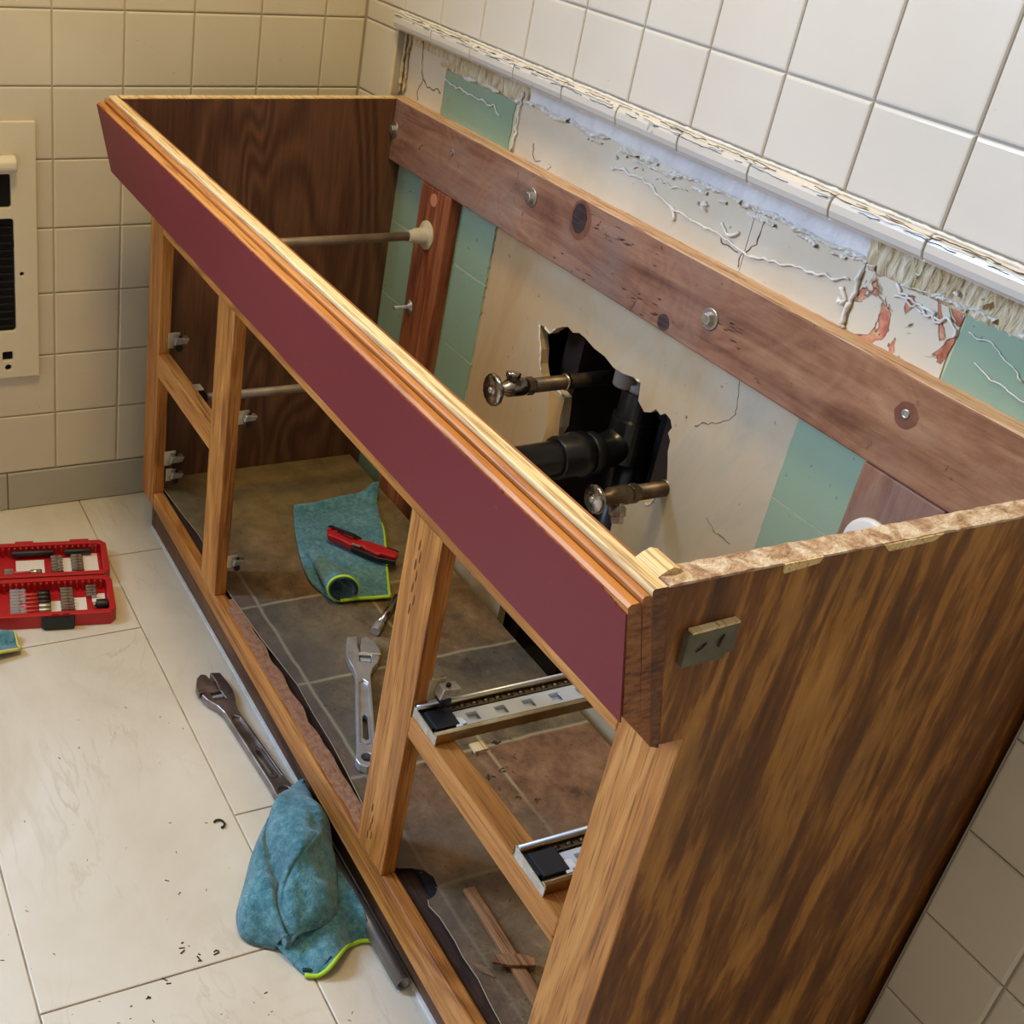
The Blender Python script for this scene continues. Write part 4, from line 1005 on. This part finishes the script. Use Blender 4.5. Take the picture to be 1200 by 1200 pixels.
fb = [(.955,-.396,.032),(.995,-.392,.034),(1.030,-.388,.028),(1.056,-.388,.008)]
def fl2(u, v):
    a = catmull(fa, v); b = catmull(fb, v); p = a.lerp(b, u)
    p.z += .008*math.sin(math.pi*u*1.0)*(1-v) + .010*(math.sin(u*6.5-1.2)+.2)*v + .003*noise.noise(Vector((p.x*50, p.y*50, 1)))
    p.x += (.010*math.sin(u*6.0)-.004)*v
    p.z = max(p.z, .004); return tuple(p)
sheet(fl2, 60, 40, 0).build('rag_flap', m_towel, tf, solid=.004, label='lower flap')
mb = MB(); mb.tube([tuple(Vector(fl2(u/40, 1)) + Vector((.001,-.0005,.0005))) for u in range(0, 41)], .0026, 8); mb.build('hem', m_hem, tf, label='lime green hem')
mb = MB(); mb.tube([tuple(Vector(fl2(u/40, .97)) + Vector((0,0,.0022)) + Vector((-.004,0,0))) for u in range(0, 15)], .0026, 8); mb.build('binding', m_darkhem, tf)
# second rag at the left frame edge
t3 = empty('microfibre_rag', (.36, -.72, 0), 'corner of a teal rag with yellow hem poking in beside the red bit case', 'rag')
def f3(u, v):
    x = lerp(.356, .43, u) ; y = lerp(-.80, -.664, v); x = x + .010*v - .03*u*v
    z = .004 + .018*math.sin(math.pi*v*.8 + .3)*(1 - .5*u) + .004*math.sin(u*8); return (x, y, z)
sheet(f3, 24, 30, 0).build('rag_cloth', m_towel, t3, solid=.004)
mb = MB(); mb.tube([f3(1, v/20) for v in range(21)], .0028, 8); mb.tube([f3(u/20, 1) for u in range(21)], .0028, 8); mb.build('hem', flat('yellow_hem', srgb(206, 200, 96), .7), t3, label='yellow hem')

# ------------------------------------------------------------------ bit case
CA = R(79.7); CO = Vector((.377, -.506, 0))
case = empty('bit_case', (0,0,0), 'open red plastic driver bit case lying on the floor tiles', 'tool case')
W, DP, H = .235, .104, .024
def tray(y0, y1, name):
    o_ = [(-W, y0+.001), (-.010, y0+.001), (0, y0+.012), (0, y1-.012), (-.010, y1-.001), (-W, y1-.001)]
    i_ = [(-W+.010, y0+.011), (-.014, y0+.011), (-.010, y0+.015), (-.010, y1-.015), (-.014, y1-.011), (-W+.010, y1-.011)]
    t = MB(); t.holed(o_, [i_], 'z', 0, H); t.prism(i_, 'z', .0005, .006)
    s_ = t.build(name, m_red, case, bevel=.0014)
    t = MB()
    for k in range(int((W-.03)/.0095)):
        x = -.016 - k*.0095; yy = y1 - .016 if name == 'case_lid' else y1 - .0155
        t.box(x-.0036, x, yy-.002, yy+.004, .008, .0225)
    t.build('rib', m_red, s_, bevel=.0006)
    return s_
base = tray(0, DP, 'case_base'); lid = tray(DP + .002, 2*DP, 'case_lid')
MB().holed([(-.066,-.0075),(-.114,-.0075),(-.116,.001),(-.064,.001)], [], 'z', .003, .021).build('latch', m_rubber, case, bevel=.0012)
mb = MB(); mb.box(-.083,-.073,.001,.006,.0235,.0262); mb.box(-.100,-.090,.001,.006,.0235,.0262); mb.build('latch_lug', m_red, case, bevel=.0006)
mb = MB(); mb.box(-.060,-.028,2*DP-.001,2*DP+.005,.006,.023); mb.box(-.150,-.120,2*DP-.001,2*DP+.005,.006,.023); mb.build('hinge_lug', m_red, lid, bevel=.001)
mb = MB(); mb.box(-.150,-.104,DP+.018,2*DP-.030,.0061,.0072); mb.box(-.082,-.052,DP+.016,2*DP-.028,.0061,.0072); mb.box(-.040,-.016,DP+.018,2*DP-.018,.0061,.0072); mb.build('paper_insert', m_label, lid)
mb = MB(); mb.box(-.104,-.080,.012,.060,.0061,.0072); mb.box(-.062,-.043,.012,.066,.0061,.0072); mb.box(-.034,-.013,.052,.074,.0061,.0072); mb.build('paper_insert', m_label, base)
def holder(xa, xb, y0, n, pitch, parent):
    t = MB()
    for k in range(n):
        y = y0 + k*pitch
        t.box(xa, xb, y + pitch*.38, y + pitch*.66, .006, .0165); t.box(xa, lerp(xa, xb, .45), y - pitch*.3, y + pitch*.38, .006, .012)
    t.box(xa, lerp(xa, xb, .12), y0 - pitch*.5, y0 + (n-.4)*pitch, .006, .015); t.build('bit_holder', m_red, parent)
Cm = Matrix.Translation(CO) @ Matrix.Rotation(CA, 4, 'Z')
case.location = CO; case.rotation_euler = (0, 0, CA)
def proto_bit(length, mat, label, group):
    b = empty('driver_bit', (0,0,0), label, 'bit', group)
    MB().lathe((-length/2,0,0), (1,0,0), [(0,.0015),(.001,.0027),(length*.55,.0027),(length*.6,.0022),(length*.72,.0022),(length*.78,.0030),(length*.92,.0028),(length,.0008)], 6, smooth=False).build('bit_shank', mat, b)
    return b
def place(o, x, y, z=.0135, rz=0):
    p = Cm @ Vector((x, y, z)); o.location = p; o.rotation_euler = (0, 0, CA + rz)
def row(x, y0, n, pitch, length, mat, label, group, flip=False):
    p = proto_bit(length, mat, label, group)
    for k in range(n):
        o = p if k == 0 else copy_tree(p)
        place(o, x, y0 + k*pitch, rz=0)
row(-.149, .018, 9, .0083, .026, m_steel, 'long bright steel driver bit in the leftmost row of the case base', 'long steel bits in the case base')
holder(-.178, -.158, .018, 9, .0083, base)
row(-.073, .018, 9, .0083, .022, m_chrome, 'short steel driver bit in the middle row of the case base', 'short steel bits in the middle of the case base')
holder(-.094, -.080, .018, 9, .0083, base)
row(-.034, .064, 4, .0080, .018, m_chrome, 'short steel driver bit at the back right of the case base', 'short steel bits at the right of the case base')
holder(-.055, -.043, .024, 9, .0080, base)
row(-.084, DP+.020, 7, .0086, .020, m_chrome, 'short steel driver bit in the middle row of the case lid', 'short steel bits in the middle of the case lid')
holder(-.103, -.092, DP+.020, 7, .0086, lid)
row(-.051, DP+.022, 7, .0086, .020, m_chrome, 'short steel driver bit in the right row of the case lid', 'short steel bits at the right of the case lid')
holder(-.068, -.058, DP+.022, 7, .0086, lid)
row(-.162, DP+.020, 3, .0090, .014, m_zinc, 'stubby steel driver bit at the left end of the case lid', 'stubby bits at the left of the case lid')
holder(-.190, -.168, DP+.016, 8, .0086, lid)
def shaft_bit(x, y, label, tipmat, tr, group=None):
    b = empty('nut_driver', (0,0,0), label, 'nut driver', group)
    MB().tube([(-.024,0,0),(.004,0,0)], .0022, 8).build('shaft', m_redrub, b, label='red sleeve')
    MB().lathe((.004,0,0), (1,0,0), [(0,tr*.8),(.002,tr),(.018,tr),(.019,tr*.8)], 12).build('socket_head', tipmat, b)
    place(b, x, y)
for k in range(2): shaft_bit(-.132, DP + .022 + k*.0085, 'red-sleeved nut driver in the case lid below the long black holder', m_chrome, .0042, 'red-sleeved drivers in the case lid')
for k in range(6): shaft_bit(-.122, .018 + k*.0108, 'red-sleeved nut driver in the case base right of the long bits', m_darkmetal if k > 2 else m_zinc, .0036 + .0006*k, 'red-sleeved drivers in the case base')
def stick(x0_, x1_, y, r, label):
    b = empty('bit_holder_rod', (0,0,0), label, 'bit holder')
    MB().tube([((x0_-x1_)/2,0,0),((x1_-x0_)/2,0,0)], r, 16).build('rod', m_rubber, b, bevel=.0006)
    place(b, (x0_+x1_)/2, y, .016)
stick(-.156, -.088, 2*DP-.022, .0050, 'longer black bit holder rod along the top of the case lid')
stick(-.070, -.026, 2*DP-.022, .0045, 'shorter black bit holder rod at the right of the case lid')
b = empty('bit_adapter', (0,0,0), 'stubby black adapter in the right end of the case base', 'adapter')
MB().tube([(-.008,0,0),(.010,0,0)], .0085, 16).build('adapter_body', m_rubber, b, bevel=.001); MB().tube([(-.013,0,0),(-.008,0,0)], .0035, 10).build('adapter_tip', m_goldzinc, b); place(b, -.021, .034, .0155)
MB().box(-.0995,-.0905,.030,.041,.0073,.0076).build('printed_block', m_ink, base)

# ------------------------------------------------------------------ scraps
st = MB(); st.add([(1.095,-.312,.1090),(1.262,-.318,.1090),(1.262,-.303,.1090),(1.095,-.297,.1090),(1.095,-.312,.1150),(1.262,-.318,.1155),(1.262,-.303,.1150),(1.095,-.297,.1145)], [(0,3,2,1),(4,5,6,7),(0,1,5,4),(1,2,6,5),(2,3,7,6),(3,0,4,7)])
tag(st.build('wood_stick', m_stick, bevel=.0012), 'thin flat wooden stick on the dusty cabinet floor below the drawer rail', 'stick')
st = MB(); st.prism([(1.185,-.328),(1.193,-.334),(1.203,-.318),(1.212,-.292),(1.203,-.288),(1.194,-.300)], 'z', .1156, .1196)
tag(st.build('wood_sliver', m_stick, bevel=.0008), 'small reddish wood sliver lying across the thin stick', 'wood scrap')
st = MB(); st.prism([(.996,-.208),(1.004,-.222),(1.016,-.210),(1.010,-.196)], 'z', .1087, .1125)
tag(st.build('wood_chip', m_pale, bevel=.0006), 'pale square wood chip on the vinyl behind the drawer rail', 'wood scrap')
st = MB(); st.prism([(1.178,-.352),(1.195,-.346),(1.205,-.336),(1.192,-.337)], 'z', .1087, .1105)
tag(st.build('wood_chip', m_wdebris), 'flat tan wood chip among sawdust near the front of the cabinet floor', 'wood scrap')
sq = MB(); cx_, cy_ = .822, -.4955
sq.tube([(cx_ + .0055*math.cos(a*.5)*(1+.08*a), cy_ + .0055*math.sin(a*.5)*(1+.05*a), .002) for a in range(9)], .0015, 7)
tag(sq.build('bent_scrap', m_crumb), 'tiny dark curled scrap on the pale floor left of the rag', 'scrap')
random.seed(99)
sd = MB()
def chip(mb, x, y, z, s):
    a = random.random()*6.28; c, s_ = math.cos(a), math.sin(a); l = s*(1 + 2*random.random()); w_ = s*.5; h = s*(.3 + .5*random.random())
    mb.add([(x + c*i*l - s_*j*w_, y + s_*i*l + c*j*w_, z + k*h) for k in (0, 1) for i, j in ((-1,-1),(1,-1),(1,1),(-1,1))], [(0,3,2,1),(4,5,6,7),(0,1,5,4),(1,2,6,5),(2,3,7,6),(3,0,4,7)])
for k in range(900):
    x = random.gauss(1.22, .07); y = random.gauss(-.305, .035)
    if x > 1.35 or y < -.345 or y > .015: continue
    chip(sd, x, y, .1085, random.uniform(.0002, .0008))
for k in range(130):
    x = random.uniform(.2, 1.3); y = random.uniform(-.33, 0); chip(sd, x, y, .1084, random.uniform(.0004, .0010))
tag(sd.build('sawdust', m_wdebris), 'fine sawdust and splinters strewn over the cabinet floor', 'sawdust', kind='stuff')
sd = MB()
for (x, y, s) in [(.895,-.146,.003),(.90,-.178,.0035),(.94,-.163,.0022),(.948,-.188,.003),(.985,-.170,.0016),(1.0,-.150,.0018),(.925,-.135,.0014)]: 
    for k in range(4): chip(sd, x + random.gauss(0,.002), y + random.gauss(0,.002), .1084, s*.6)
for k in range(60): chip(sd, random.gauss(.78,.15), random.gauss(-.22,.07), .1084, random.uniform(.0004,.001))
tag(sd.build('dark_crumbs', m_crumb), 'dark crumbs and paint flecks scattered on the vinyl lining', 'crumbs', kind='stuff')
sd = MB()
for k in range(70): chip(sd, random.uniform(.55, 1.2), random.uniform(-.80, -.44), 0, random.uniform(.0003, .0010))
for (x, y) in [(1.035,-.655),(1.005,-.585),(1.0,-.565),(.985,-.60),(1.02,-.63)]:
    for k in range(3): chip(sd, x + random.gauss(0,.003), y + random.gauss(0,.0015), 0, .0014)
tag(sd.build('floor_grit', m_crumb), 'dark grit scattered over the pale floor tiles', 'grit', kind='stuff')
